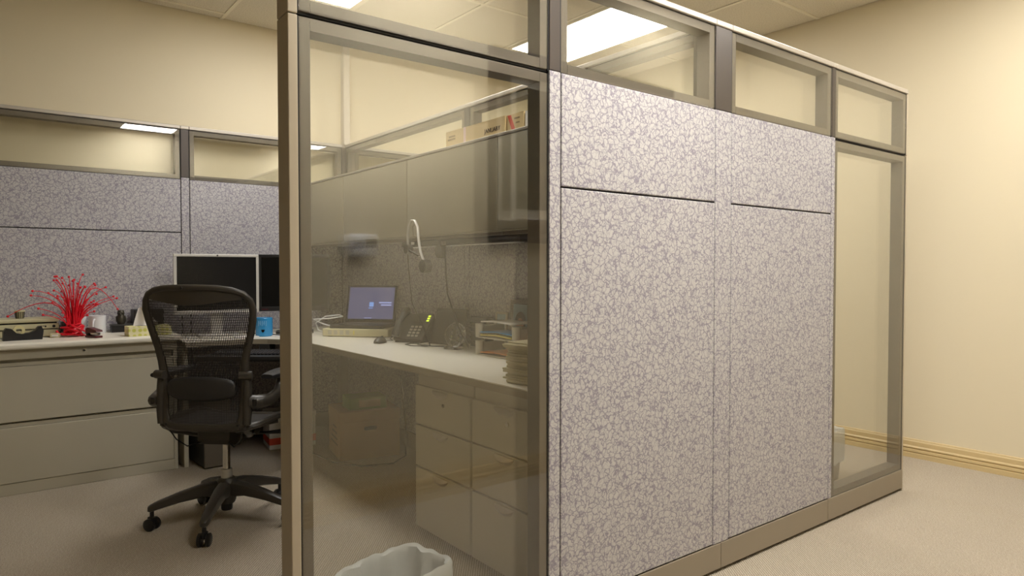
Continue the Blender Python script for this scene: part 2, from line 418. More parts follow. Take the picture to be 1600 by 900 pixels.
def panel(label, loc, rotz, L, tiles, glass, group='cubicle partition panels', base_ext=(0, 0), inner=True):
    t = thing('partition_panel', label, 'partition', loc, rotz, group)
    if tiles:
        zt0 = min(z for z, _ in tiles); zt1 = max(z for _, z in tiles)
        ob('core', B().box((.001, .01, zt0), (L-.001, T-.01, zt1+.004)), 'reveal_black', t)
        for z0, z1 in tiles:
            ob('fabric_tile', B().box((.003, 0, z0+.003), (L-.003, .0095, z1-.003), .003, 2), 'panel_fabric', t)
            if inner: ob('fabric_tile', B().box((.003, T-.0095, z0+.003), (L-.003, T, z1-.003), .003, 2), 'panel_fabric', t)
    for z0, z1 in glass: glass_zone(t, L, z0, z1)
    bs = B().box((.001-base_ext[0], -.001, .014), (L-.001+base_ext[1], .007, ZB-.002), .0015).box((.001-base_ext[0], T-.007, .014), (L-.001+base_ext[1], T+.001, ZB-.002), .0015)
    ob('base_cover', bs, 'taupe_metal', t)
    ob('base_channel', B().box((.01, .01, .012), (L-.01, T-.01, ZB-.008)), 'reveal_black', t)
    for x in (.06, L-.06): ob('levelling_foot', B().cyl((x, T/2, 0), (x, T/2, .013), .02, n=10), 'black_plastic', t)
    ob('top_cap', B().box((.0, -.002, ZT-.0225), (L, T+.002, ZT), .004, 2), 'cap_metal', t)
    ob('top_reveal', B().box((.0, .008, ZT-.0262), (L, T-.008, ZT-.0225)), 'reveal_black', t)
    return t
def post(label, loc, rotz, W, D, fabric=True, faces='both', sealed=False):
    t = thing('partition_post', label, 'post', loc, rotz, 'cubicle partition posts')
    if fabric:
        ob('core', B().box((.004, .008, ZB), (W-.004, D-.008, ZS)), 'reveal_black', t)
        ob('fabric_strip', B().box((.0015, 0, ZB), (W-.0015, .008, ZS-.002), .0025, 2), 'panel_fabric', t)
        ob('fabric_strip', B().box((.0015, D-.008, ZB), (W-.0015, D, ZS-.002), .0025, 2), 'panel_fabric', t)
        ob('upper_cover', B().box((.0015, .001, ZS), (W-.0015, D-.001, ZT-.0235), .002), 'dark_bronze', t)
        ob('base_cover', B().box((.004, .004, .012), (W-.004, D-.004, ZB-.002)), 'reveal_black', t)
    else:
        for z0, z1 in ((.0, ZS-.012), (ZS-.0095, ZT-.0235)):
            ob('cover', B().box((0, 0, z0), (W, D, z1), .0025, 2), 'post_metal', t)
    ob('top_cap', B().box((0, -.002, ZT-.0225), (W, D+.002, ZT), .004, 2), 'cap_metal', t)
    return t
Y0 = 1.6
G1 = (ZB, ZS-.012); G2 = (ZS, ZT-.0265)
post('taupe metal end post at the open side of the glass partition', (.581, Y0, 0), 0, .024, T, False)
panel('large glazed partition panel between the taupe end post and the fabric', (.605, Y0, 0), 0, .785, [], [G1, G2])
post('narrow fabric strip post between the large glass and the fabric panel', (1.39, Y0, 0), 0, .048, T)
panel('crackle fabric partition panel nearest the large glass, window on top', (1.438, Y0, 0), 0, .792, [(ZB, ZSEAM), (ZSEAM, ZS)], [G2], base_ext=(.048, .052))
post('wide fabric column with bronze top between the two fabric panels', (2.23, Y0, 0), 0, .103, T)
panel('crackle fabric partition panel farther along, next to the end glass', (2.333, Y0, 0), 0, .776, [(ZB, ZSEAM), (ZSEAM, ZS)], [G2], base_ext=(.05, .0))
post('thin fabric strip post beside the far glazed end panel', (3.109, Y0, 0), 0, .032, T)
panel('glazed partition panel at the far end by the cream wall', (3.141, Y0, 0), 0, .752, [], [G1, G2], base_ext=(.03, 0))
post('slim end post finishing the far glazed panel', (3.893, Y0, 0), 0, .01, T, False)
# rear run
YR = 4.93
panel('rear partition panel above the filing cabinet with a seam across it', (-.16, YR, 0), 0, 1.23, [(ZB, ZSEAM-.01), (ZSEAM-.01, ZS-.012)], [(ZS-.012, ZT-.0265)])
post('rear post with bronze top left of the silver monitor', (1.07, YR, 0), 0, .052, T)
panel('rear partition panel behind the monitors with an unbroken fabric face', (1.122, YR, 0), 0, 1.078, [(ZB, ZS-.012)], [(ZS-.012, ZT-.0265)])
post('corner post where the rear and side partitions meet', (2.2, YR, 0), 0, .11, T)
panel('rear partition panel of the next cubicle, seen over the cabinets', (2.31, YR, 0), 0, 1.6, [(ZB, ZS-.012)], [(ZS-.012, ZT-.0265)])
# side run between the two cubicles (local x runs along -Y from the rear)
XS = 2.226
panel('side partition panel behind the laptop, in the far corner', (XS, YR-.002, 0), R(-90), 1.62, [(ZB, ZS-.012)], [(ZS-.012, ZT-.0265)])
post('side wall post with bronze top behind the boxes on the cabinets', (XS, YR-1.622, 0), R(-90), .052, T)
panel('side partition panel behind the letter trays, near the glass', (XS, YR-1.674, 0), R(-90), YR-1.674-Y0-T-.004, [(ZB, ZS-.012)], [(ZS-.012, ZT-.0265)])
# ceiling power pole over the corner post
t = thing('power_pole', 'pale grey square power pole rising from the corner post to the ceiling', 'pole', (2.235, YR+.005, ZT))
ob('channel', B().box((-.026, -.022, 0), (.026, .03, ZC-ZT-.001), .003, 2), 'pole_grey', t)
ob('cover', B().box((-.022, -.026, .0), (.022, -.0225, ZC-ZT-.02), .001), 'pole_grey', t)
ob('ceiling_plate', B().box((-.045, -.045, ZC-ZT-.008), (.045, .05, ZC-ZT-.001), .002), 'pole_grey', t)

# ------------------------------------------------------------ worktops, filing cabinet, pedestals, overhead cabinets
ZF = .80            # top of the rear run
XF1 = .945
def bullnose(y0, z0, z1, r=.012, n=5):
    pts = []
    for k in range(n+1):
        a = R(270-90*k/n); pts.append((y0+r+r*math.cos(a), z0+r+r*math.sin(a)))
    for k in range(n+1):
        a = R(180-90*k/n); pts.append((y0+r+r*math.cos(a), z1-r+r*math.sin(a)))
    return pts
b = B().prism(bullnose(4.385, ZF-.034, ZF)+[(YR-.006, ZF), (YR-.006, ZF-.034)], -.16, XF1, 'X')
tag(ob('worktop', b, 'laminate', smooth=True), 'pale laminate worktop with rounded edge on the filing cabinet', 'worktop')
# lateral file
t = thing('lateral_file', 'beige two-drawer lateral filing cabinet under the rear worktop', 'cabinet', (.47, 4.43, 0))
hw = .458
ob('body', B().box((-hw, .02, .0), (-hw+.02, .48, ZF-.035), .002).box((hw-.02, 0, .0), (hw, .48, ZF-.035), .002).box((-hw+.02, .03, .0), (hw-.02, .48, ZF-.036)).box((-hw+.0, 0, .0), (hw-.02, .03, .062), .002).box((-hw+.0, -.004, ZF-.088), (hw-.0, .03, ZF-.036), .002), 'file_paint', t)
for z0, z1 in ((.385, .675), (.064, .355)):
    d = ob('drawer', B().box((-hw+.002, -.003, z0), (hw-.022, .028, z1), .003, 2), 'file_paint', t)
    ob('finger_pull', B().box((-hw+.03, .006, z1+.002), (hw-.03, .029, z1+.02)), 'file_paint', d)
lk = ob('lock', B().tube([(-.012, -.004, ZF-.058), (-.012, -.009, ZF-.058)], .0085, 14), 'chrome', t)
ob('keyhole', B().tube([(-.012, -.0085, ZF-.058), (-.012, -.0095, ZF-.058)], .006, 10), 'reveal_black', lk)
# corner and side worktop
ZD = .76; XD = 1.515
poly = [(.955, YR-.006), (.955, 4.33), (1.30, 4.33), (1.40, 4.245), (XD, 4.08), (XD, Y0+T+.006), (XS-.006, Y0+T+.006), (XS-.006, YR-.006)]
t = thing('corner_desk', 'long pale desk running from the corner along the side partition', 'desk', (0, 0, 0))
ob('desktop', B().prism(poly, ZD-.004, ZD), 'laminate', t)
ob('edge_band', B().prism(poly, ZD-.032, ZD-.0042), 'laminate_edge', t)
ob('modesty_rail', B().box((XS-.05, Y0+T+.03, ZD-.10), (XS-.012, 4.2, ZD-.033)), 'laminate_edge', t)
ob('leg_panel', B().box((.96, 4.42, 0), (.985, YR-.02, ZD-.033), .002), 'file_paint', t)
ob('corner_leg', B().box((XS-.09, YR-.1, 0), (XS-.03, YR-.04, ZD-.033), .003), 'file_paint', t)
# pedestals
def pedestal(label, y0, y1):
    t = thing('pedestal', label, 'cabinet', (1.55, (y0+y1)/2, 0), 0, 'drawer pedestals under the side desk')
    h = (y1-y0)/2-.003
    ob('body', B().box((.018, -h, .02), (.6, h, ZD-.034), .002), 'file_paint', t)
    ob('plinth', B().box((.05, -h+.02, 0), (.55, h-.02, .02)), 'reveal_black', t)
    for z0, z1 in ((.495, .668), (.305, .488), (.03, .298)):
        d = ob('drawer', B().box((0, -h+.002, z0), (.017, h-.002, z1), .003, 2), 'file_paint', t)
        pl = B().grid(lambda u, v, z1=z1: (-.004-.016*math.sin(math.pi*v)*math.sin(math.pi*u)**.5, lerp(-.062, .062, u), z1-.006-.034*v*math.sin(math.pi*u)**.6), 13, 5).solidify(.002)
        ob('pull', pl, 'cap_metal', d, True)
        if z1 > .6: ob('lock', B().tube([(0, -.02, z1-.062), (-.005, -.02, z1-.062)], .008, 12), 'chrome', d)
    return t
pedestal('beige three-drawer pedestal next to the cardboard box', 2.262, 2.705)
pedestal('beige three-drawer pedestal closest to the glass partition', 1.815, 2.258)
# overhead cabinets
def overhead(label, y0, y1):
    t = thing('overhead_cabinet', label, 'cabinet', (XS-.004, (y0+y1)/2, 1.36), 0, 'overhead cabinets on the side partition')
    h = (y1-y0)/2-.0012; D = .335
    ob('body', B().box((-D+.02, -h, 0), (0, h, .44), .003), 'cabinet_paint', t)
    ob('door', B().box((-D-.004, -h+.0005, .006), (-D+.018, h-.0005, .430), .005, 3), 'cabinet_paint', t, True)
    ob('top_lip', B().box((-D-.006, -h, .4315), (-.0, h, .4445), .002), 'cap_metal', t)
    ob('under_rail', B().box((-D+.03, -h, -.016), (-D+.06, h, -.0005), .002), 'frame_metal', t)
overhead('overhead cabinet above the mouse, plain beige door', 3.366, 4.205)
overhead('overhead cabinet in the corner above the laptop', 4.205, 4.9)
overhead('overhead cabinet carrying the cardboard boxes', 2.527, 3.366)
overhead('overhead cabinet closest to the glass partition', 1.70, 2.527)
t = thing('task_light', 'slim dark task light fixed under the overhead cabinets', 'light', (1.99, 3.0, 1.325))
ob('housing', B().box((-.04, -.55, -.012), (.04, .55, .034), .006, 2), 'dark_plastic', t, True)
ob('lens', B().box((-.03, -.5, -.016), (.03, .5, -.0122)), 'white_plastic', t)
ob('switch', B().box((-.047, .40, .0), (-.0402, .43, .015), .002), 'white_plastic', t)

# ------------------------------------------------------------ mesh-back office chair
CHA = 43.0
CH = thing('office_chair', 'black mesh-back swivel chair on a five-star base before the monitors', 'chair', (.915, 3.37, 0), R(-CHA))
hub = B().lathe([(0,.085), (.036,.085), (.042,.10), (.05,.15), (.044,.195), (.034,.205), (0,.205)], 20)
ob('base_hub', hub, 'chair_plastic', CH, True)
ob('cylinder_foot', B().lathe([(0,.052), (.024,.052), (.026,.06), (.026,.09), (0,.09)], 16), 'black_plastic', CH, True)
cyl_ = ob('gas_cylinder', B().cyl((0,0,.2), (0,0,.245), .026, .024, 18), 'silver_plastic', CH, True)
ob('piston', B().cyl((0,0,.245), (0,0,.37), .0165, n=16), 'chrome', cyl_, True)
for k in range(5):
    a = R(166+72*k)+R(CHA); M = Matrix.Rotation(a, 4, 'Z')
    lb = B()
    secs = [(.025, .03, .115, .195), (.10, .028, .125, .186), (.20, .024, .112, .160), (.29, .020, .092, .130), (.322, .017, .084, .116), (.332, .010, .087, .108)]
    rings = []
    for r_, w_, z0, z1 in secs:
        rg = []
        for q in range(10):
            an = 2*math.pi*q/10; cy, sz = math.cos(an), math.sin(an)
            rg.append(lb.bm.verts.new(M @ Vector((r_, w_*math.copysign(abs(cy)**.6, cy), (z0+z1)/2+(z1-z0)/2*math.copysign(abs(sz)**.6, sz)))))
        rings.append(rg)
    for a_, b_ in zip(rings, rings[1:]):
        for q in range(10): lb.bm.faces.new((a_[q], a_[(q+1)%10], b_[(q+1)%10], b_[q]))
    lb.bm.faces.new(rings[-1])
    lb.bm.faces.new(rings[0][::-1])
    ob('base_leg', lb, 'chair_plastic', CH, True)
    c = M @ Vector((.315, 0, 0)); ang = a+R(90+35*((k*37) % 5-2)/2)
    cs = ob('caster', B().cyl((c.x, c.y, .05), (c.x, c.y, .092), .009, n=10).box((-.010,-.018,.034), (.010,.022,.062), .005, 2, M=Matrix.Translation((c.x, c.y, 0)) @ Matrix.Rotation(ang, 4, 'Z')), 'black_plastic', CH)
    dx, dy = math.cos(ang), math.sin(ang)
    for s in (-1, 1):
        p0 = Vector((c.x+dx*s*.010, c.y+dy*s*.010, .0285)); p1 = Vector((c.x+dx*s*.027, c.y+dy*s*.027, .0285))
        pa = p0.lerp(p1, .15); pb = p0.lerp(p1, .8)
        ob('wheel', B().tube([p0, pa, pb, p1], [.025, .0285, .0285, .023], 18), 'black_plastic', cs, True)
# tilt mechanism
tm = B().prism([(-.10,.385), (-.115,.41), (-.11,.455), (.10,.455), (.13,.42), (.09,.375), (-.02,.365)], -.075, .075, 'X')
ob('tilt_mechanism', tm, 'chair_plastic', CH)
for s in (-1, 1):
    ob('tilt_lever', B().tube([(s*.07, .03, .41), (s*.17, .06, .405), (s*.235, .07, .41)], [.007, .007, .011], 8), 'black_plastic', CH, True)
    ob('swing_arm', B().tube([(s*.06, .05, .40), (s*.13, -.03, .42), (s*.175, -.14, .46), (s*.18, -.2, .50)], [.017, .018, .018, .016], 10), 'chair_plastic', CH, True)
    ob('tilt_cable', B().tube([(s*.05, -.09, .40), (s*.11, -.14, .385), (s*.15, -.16, .42), (s*.175, -.185, .48)], .003, 6), 'black_plastic', CH)
# seat: rim and woven pan
def seat_pt(u, v, dz=0):
    x = (u-.5)*.47; y = -.19+v*.44
    z = .475+dz-.022*math.sin(math.pi*u)*math.sin(math.pi*min(1, v*1.1))-.035*max(0, v-.72)**2*12+.018*(2*abs(u-.5))**3
    return Vector((x, y, z))
rim = [seat_pt(.5+q[0]/.47, (q[1]+.22)/.44) for q in rrect(.235, .215, .09, 6)]
ob('seat_rim', B().tube(rim, .016, 8, closed=True), 'chair_plastic', CH, True)
ob('seat_mesh', B().grid(lambda u, v: seat_pt(.04+.92*u, .03+.94*v), 14, 14).solidify(.004), 'chair_mesh', CH, True)
ob('seat_underframe', B().tube([(-.2,-.1,.452), (-.1,-.05,.44), (.1,-.05,.44), (.2,-.1,.452)], .016, 8).tube([(-.2,.12,.455), (-.1,.07,.44), (.1,.07,.44), (.2,.12,.455)], .016, 8), 'chair_plastic', CH, True)
# back: frame loop in a reclined, slightly cupped sheet
def back_pt(x, z, dy=0):
    s = (z-.49)/.62
    y = -.215-.10*s-.03*math.sin(math.pi*min(1, max(0, s)))*0 + .05*s*s*0
    y += .09*(abs(x)/.24)**2*(.35+.5*max(0, s)) + .035*math.sin(math.pi*min(1, max(0, s*1.15)))
    return Vector((x, y+dy, z))
prof = [(.505,.170), (.54,.180), (.60,.184), (.66,.186), (.72,.186), (.78,.192), (.84,.206), (.90,.224), (.96,.238), (1.01,.245), (1.05,.238), (1.078,.215), (1.094,.175), (1.103,.12), (1.106,.06)]
right = [(w_, z) for z, w_ in prof]
loop = [(0, .487), (.06, .487), (.12, .488), (.152, .493)]+right+[(0, 1.107)]
loop = loop+[(-x, z) for x, z in loop[-2:0:-1]]
rad = []
for x, z in loop:
    if z > 1.02: rad.append((.014, .012))
    elif z < .51: rad.append((.019, .013))
    else: rad.append((.020 if z < .8 else .017, .012))
b = B(); pts = [back_pt(x, z) for x, z in loop]
m_ = len(pts); rings = []
for i, q in enumerate(pts):
    tn = (pts[(i+1) % m_]-pts[i-1]).normalized(); nrm = Vector((0, 1, .1)); sd = tn.cross(nrm).normalized(); nn = sd.cross(tn).normalized()
    ra, rb = rad[i]
    rings.append([b.bm.verts.new(q+sd*ra*math.cos(2*math.pi*k/10)+nn*rb*math.sin(2*math.pi*k/10)) for k in range(10)])
for i in range(m_):
    a_, c_ = rings[i], rings[(i+1) % m_]
    for k in range(10): b.bm.faces.new((a_[k], a_[(k+1)%10], c_[(k+1)%10], c_[k]))
bf = ob('back_frame', b, 'chair_plastic', CH, True)
# crescent panel under the top rail
def half_w(z):
    for (z0, w0), (z1, w1) in zip(prof, prof[1:]):
        if z0 <= z <= z1: return lerp(w0, w1, (z-z0)/(z1-z0))
    return prof[0][1] if z < prof[0][0] else .05
def crescent(u, v):
    x = (u-.5)*.42; top = 1.104-.35*max(0, abs(x)-.10)**2-.45*max(0, abs(x)-.17); bot = 1.042-.0*abs(x)+.3*x*x*0+.012*math.cos(math.pi*x/.21*.9)*-1
    bot = min(bot, top-.004); return back_pt(x, lerp(top, bot, v), -.004)
ob('top_panel', B().grid(crescent, 21, 4).solidify(.005), 'chair_plastic', CH, True)
# woven back: vertical ribs and fine cross threads, real gaps between
mb = B()
def strip(p0, p1, wv):
    vs_ = [mb.bm.verts.new(p0-wv), mb.bm.verts.new(p0+wv), mb.bm.verts.new(p1+wv), mb.bm.verts.new(p1-wv)]; mb.bm.faces.new(vs_)
nrib = 66
for i in range(nrib):
    x = -.235+.47*(i+.5)/nrib
    zz = [.49+.56*j/14 for j in range(15)]
    for z0, z1 in zip(zz, zz[1:]):
        if abs(x) < half_w(max(z0, .51))+.002 and abs(x) < half_w(max(z1, .51))+.004:
            strip(back_pt(x, z0), back_pt(x, z1), Vector((.0021, 0, 0)))
for j in range(150):
    z = .492+.56*(j+.5)/150; w_ = half_w(max(z, .51)); n = 8
    if z > .70 and z < 1.045 and j % 3: continue
    for i in range(n):
        x0 = lerp(-w_, w_, i/n); x1 = lerp(-w_, w_, (i+1)/n); strip(back_pt(x0, z, .001), back_pt(x1, z, .001), Vector((0, 0, .0011)))
o = ob('back_mesh', mb, 'chair_mesh', CH); o['kind'] = 'stuff'
# lumbar pad
def lumbar(u, v):
    an = 2*math.pi*u; r_ = math.sin(math.pi*v)
    x = -.158*math.cos(math.pi*v); h_ = .055*r_**.5
    q = back_pt(x, .66+h_*math.sin(an)); return Vector((q.x, q.y-.012+.022*math.cos(an)*r_**.5, q.z))
ob('lumbar_pad', B().grid(lumbar, 16, 17, closed_u=True), 'chair_pad', CH, True)
# arms
for s in (-1, 1):
    up = back_pt(s*.186, .52); 
    ob('arm_upright', B().tube([back_pt(s*.196, .50, .0), back_pt(s*.2, .56, -.004), back_pt(s*.2, .66, -.006), back_pt(s*.198, .722, -.004)], [.018, .02, .019, .015], 10), 'chair_plastic', CH, True)
    ob('arm_pivot', B().tube([back_pt(s*.17, .718, -.012), back_pt(s*.222, .718, -.012)], .0195, 14), 'chair_plastic', CH, True)
    q = back_pt(s*.205, .60)
    br = ob('arm_bracket', B().tube([(s*.205, q.y, .600), (s*.243, q.y+.015, .598), (s*.27, q.y+.07, .600), (s*.278, q.y+.13, .622), (s*.276, q.y+.165, .665), (s*.27, q.y+.175, .692)], [(.03, .03), (.03, .031), (.024, .028), (.021, .025), (.019, .022), (.022, .022)], 12), 'chair_plastic', CH, True)
    ob('arm_knob', B().box((s*.236-.008, q.y-.022, .584), (s*.236+.008, q.y-.008, .616), .003, 2), 'black_plastic', br)
    pd = B(); secs = []
    for k in range(9):
        tt = k/8; yy = lerp(-.13, .15, tt); sc = math.sin(math.pi*min(1, max(0, .08+.84*tt)))**.35
        secs.append([(s*.262+.045*sc*math.copysign(abs(math.cos(an))**.7, math.cos(an)), yy, .703+.017*sc*math.copysign(abs(math.sin(an))**.7, math.sin(an))) for an in [2*math.pi*q_/14 for q_ in range(14)]])
    rg = [[pd.bm.verts.new(p_) for p_ in sec] for sec in secs]
    for a_, c_ in zip(rg, rg[1:]):
        for k in range(14): pd.bm.faces.new((a_[k], a_[(k+1)%14], c_[(k+1)%14], c_[k]))
    pd.bm.faces.new(rg[0][::-1]); pd.bm.faces.new(rg[-1])
    ob('arm_pad', pd, 'chair_pad', CH, True)
for k, (x, z) in enumerate(((-.165, .50), (.165, .50), (.21, .86), (-.02, 1.105))):
    q = back_pt(x, z, -.012); ob('screw', B().tube([q, q+Vector((0, -.003, 0))], .006, 10), 'black_plastic', bf)

# ------------------------------------------------------------ things on the rear worktop
def disc_tube(a, b, r, n=16): return B().tube([a, b], r, n)
# red rubbery strand toy
t = thing('strand_toy', 'bright red rubber strand toy sprouting curly tentacles on the rear worktop', 'toy', (.435, 4.66, ZF))
rnd = random.Random(5)
tg = B()
for k in range(26):
    a = rnd.uniform(0, 6.28); rr = rnd.uniform(.015, .05); cz = rnd.uniform(.012, .055); tilt = rnd.uniform(-.6, .6); ph = rnd.uniform(0, 6.28)
    cx, cy = rnd.uniform(-.022, .022), rnd.uniform(-.02, .02); pts = []
    for q in range(12):
        an = 2*math.pi*q/12; pts.append((cx+rr*math.cos(an), cy+rr*math.sin(an), max(.005, cz+rr*tilt*math.sin(an+ph))))
    tg.tube(pts, .0048, 5, closed=True)
ob('tangled_base', tg, 'red_rubber', t, True)
def strand(pts, r0=.0042, tip=True):
    b = B(); P = [Vector(q) for q in pts]; out = []
    n = 9
    for q in range(n):   # quadratic through control points
        u = q/(n-1)
        if len(P) == 3: v_ = P[0]*(1-u)**2+P[1]*2*u*(1-u)+P[2]*u*u
        else: v_ = P[0]*(1-u)**3+P[1]*3*u*(1-u)**2+P[2]*3*u*u*(1-u)+P[3]*u**3
        out.append(v_)
    b.tube(out, [lerp(r0, .0016, q/(n-1)) for q in range(n)], 5)
    if tip: b.sphere(out[-1], .007, 7)
    ob('strand', b, 'red_rubber', t, True)
for k in range(58):
    a = rnd.uniform(0, 6.28); f_ = rnd.random()
    r0 = rnd.uniform(.01, .045); r1 = r0*.8; H_ = rnd.uniform(.20, .40) if k % 4 else rnd.uniform(.12, .25)
    spread = rnd.uniform(.03, .20)*(1 if k % 3 else .6)
    sx, sy = math.cos(a), math.sin(a)*.42
    strand([(r0*sx, r0*sy*1.6, .02), (r1*sx*.7, r1*sy, H_*.55), (sx*spread*.55, sy*spread*.55, H_*.85), (sx*spread*1.15, sy*spread, H_*rnd.uniform(.82, 1.04))])
strand([(-.03, -.01, .08), (-.06, 0, .26), (-.2, .02, .20), (-.305, .05, .125)])
strand([(.03, .0, .1), (.07, 0, .36), (.14, .02, .30), (.235, .10, .145)])
strand([(.03, -.03, .01), (-.06, -.04, .008), (-.08, -.03, .03), (-.085, -.03, .035)])
# tape dispenser
t = thing('tape_dispenser', 'black desk tape dispenser with cream tape roll before the flat device', 'dispenser', (.192, 4.60, ZF), R(4))
side_ = [(-.09,0), (.085,0), (.09,.03), (.092,.05), (.082,.072), (.07,.07), (.055,.05), (.03,.038), (-.005,.034), (-.03,.04), (-.05,.062), (-.075,.068), (-.088,.05)]
ob('body', B().prism(side_, -.026, .026, 'Y'), 'black_plastic', t)
ob('tape_roll', B().lathe([(.014,-.009), (.028,-.009), (.028,.009), (.014,.009), (.014,-.009)], 22, M=Matrix.Translation((-.018, -.0, .052)) @ Matrix.Rotation(R(90), 4, 'X')), 'tape_cream', t, True)
ob('cutter', B().box((.088,-.012,.066), (.1,.012,.073)), 'chrome', t)
# flat cream device with lid
t = thing('flat_device', 'flat cream office device with hinged lid and jacks behind the tape dispenser', 'device', (.115, 4.80, ZF), R(1))
ob('base', B().box((-.25,-.09,.004), (.25,.10,.045), .004, 2), 'cream_plastic', t)
ob('body', B().box((-.25,-.10,.049), (.25,.10,.078), .005, 2), 'cream_plastic', t)
ob('seam', B().box((-.245,-.092,.044), (.245,.095,.05)).box((-.24,-.09,.077), (.24,.095,.087)), 'reveal_black', t)
ob('lid', B().box((-.25,-.105,.086), (.25,.10,.107), .006, 2), 'cream_plastic', t)
for x in (.165, .185, .225): ob('jack', B().tube([(x,-.0995,.062), (x,-.102,.062)], .005 if x < .22 else .008, 10), 'reveal_black', t)
for x in (-.2, .2): ob('foot', B().cyl((x,0,0), (x,0,.005), .012, n=10), 'black_plastic', t)
t = thing('brush_cup', 'small ridged olive cup standing on the flat cream device', 'cup', (.187, 4.78, ZF+.107))
ob('cup', B().lathe([(0,0), (.017,0), (.022,.042), (.019,.042), (.015,.004), (0,.004)], 16), 'cream_plastic', t, True)
rb_ = B()
for k in range(14):
    a = 2*math.pi*k/14; rb_.tube([(.0175*math.cos(a), .0175*math.sin(a), .001), (.0222*math.cos(a), .0222*math.sin(a), .037)], .0022, 5)
ob('ridges', rb_, 'owl_bronze', t)
ob('rim', B().lathe([(.0225,.038), (.026,.039), (.026,.046), (.0225,.047), (.0225,.038)], 18), 'cream_plastic', t, True)
t = thing('charger_block', 'little cream block lying on the worktop in front of the flat device', 'charger', (.345, 4.665, ZF), R(-8))
ob('body', B().box((-.025,-.018,0), (.025,.018,.024), .006, 3), 'cream_plastic', t, True)
ob('label_plate', B().box((-.015,-.0188,.007), (.015,-.0178,.016)), 'white_paper', t)
t = thing('notebook_stack', 'low stack of dark notebooks behind the red strand toy', 'books', (.42, 4.872, ZF), R(0))
for z0, z1, d in ((0,.018,.0), (.0185,.034,.006), (.0345,.055,-.004), (.0555,.074,.003)):
    n_ = ob('notebook', B().box((-.035+d,-.042,z0), (.03+d,.042,z1), .002), 'black_plastic', t)
    ob('pages', B().box((-.032+d,-.0425,z0+.004), (.027+d,.04,z1-.004)), 'old_paper' if d == 0 else 'dark_plastic', n_)
# mugs
def mug(name, label, loc, r, h, mat, handle=None, rotz=0):
    t = thing(name, label, 'mug', loc, rotz)
    ob('body', B().lathe([(0,0), (r*.9,0), (r,.006), (r,h-.002), (r-.002,h), (r-.004,h-.002), (r-.0045,.008), (0,.006)], 28), mat, t, True)
    if handle: 
        pts = []
        for k in range(9):
            a = R(-90+180*k/8); pts.append((r-.002+handle*math.cos(a), 0, h*.5+h*.3*math.sin(a)))
        ob('handle', B().tube(pts, .0055, 8), mat, t, True)
    return t
mug('coffee_mug', 'white coffee mug with its handle turned to the front beside the owl', (.568, 4.81, ZF), .046, .108, 'white_plastic', .026, R(-115))
mug('paper_cup', 'white cup half hidden behind the red strand toy', (.487, 4.855, ZF), .031, .10, 'white_plastic')
# stapler
t = thing('stapler', 'small dark red stapler standing open in front of the white mug', 'stapler', (.515, 4.52, ZF), R(-68))
ob('base', B().box((-.05,-.021,0), (.055,.021,.012), .003, 2), 'dark_red', t)
ob('arm', B().prism([(-.05,.02), (-.05,.05), (-.03,.056), (.055,.044), (.06,.034), (.0,.03)], -.018, .018, 'Y'), 'dark_red', t)
ob('magazine', B().box((-.04,-.008,.016), (.056,.008,.03), .002), 'chrome', t)
ob('hinge', B().box((-.05,-.016,.01), (-.03,.016,.03), .002), 'black_plastic', t)
# owl on its black box
t = thing('black_box', 'small black box carrying the owl figurine', 'box', (.705, 4.84, ZF))
ob('body', B().box((-.062,-.04,0), (.062,.04,.036), .003), 'black_plastic', t)
ob('lid', B().box((-.064,-.042,.0362), (.064,.042,.048), .003), 'dark_plastic', t)
t = thing('owl_figurine', 'dark bronze owl figurine standing on the small black box', 'figurine', (.698, 4.835, ZF+.048), R(-10))
ob('body', B().lathe([(0,0), (.019,0), (.023,.012), (.025,.03), (.022,.048), (.018,.056), (.0205,.066), (.019,.078), (.011,.086), (0,.087)], 18), 'owl_bronze', t, True)
for s in (-1, 1):
    ob('ear', B().lathe([(.006,0), (.003,.008), (0,.012)], 8, M=Matrix.Translation((s*.012, -.002, .078))), 'owl_bronze', t, True)
    ob('eye', B().sphere((s*.0085, -.0185, .069), .006, 10), 'owl_bronze', t, True)
    ob('wing', B().sphere((s*.0225, 0, .032), .014, 10, (.45, .8, 1.5)), 'owl_bronze', t, True)
ob('beak', B().lathe([(.004,0), (0,.01)], 8, M=Matrix.Translation((0,-.019,.064)) @ Matrix.Rotation(R(120), 4, 'X')), 'owl_bronze', t)
# little speakers
def speaker(label, loc, rz):
    t = thing('desk_speaker', label, 'speaker', loc, rz, 'small black desk speakers')
    ob('cabinet', B().box((-.036,-.045,0), (.036,.045,.135), .004, 2), 'black_plastic', t)
    ob('grille', B().box((-.03,-.048,.03), (.03,-.0445,.128), .002), 'dark_plastic', t)
    ob('cone', B().tube([(0,-.0478,.085), (0,-.0495,.085)], .022, 18), 'black_plastic', t)
    ob('knob', B().tube([(0,-.045,.015), (0,-.052,.015)], .006, 10), 'dark_plastic', t)
speaker('black desk speaker between the owl and the tissue', (.80, 4.86, ZF), R(4))
speaker('black desk speaker right behind the chair back', (.895, 4.86, ZF), R(8))
# tissue box
t = thing('tissue_box', 'yellow dotted tissue box with a white tissue pulled up', 'tissue box', (.79, 4.505, ZF), R(2))
ob('carton', B().box((-.113,-.058,0), (.113,.058,.056), .0015), 'tissue_carton', t)
ob('slot', B().prism([(.07*math.cos(2*math.pi*k/20), .025*math.sin(2*math.pi*k/20)) for k in range(20)], .0561, .0568), 'reveal_black', t)
def tis(u, v):
    x = -.02+lerp(-.06, .085, u)*(1-.55*v) - .0*v; y = .016*math.sin(9*u+2*v)*(1-.3*v)+.012*math.sin(4*u*v*3)
    z = .05+v*(.128-.05*abs(u-.28)**.8-.03*u); return (x, y, z)
ob('tissue', B().grid(tis, 15, 10).solidify(.0012), 'tissue', t, True)

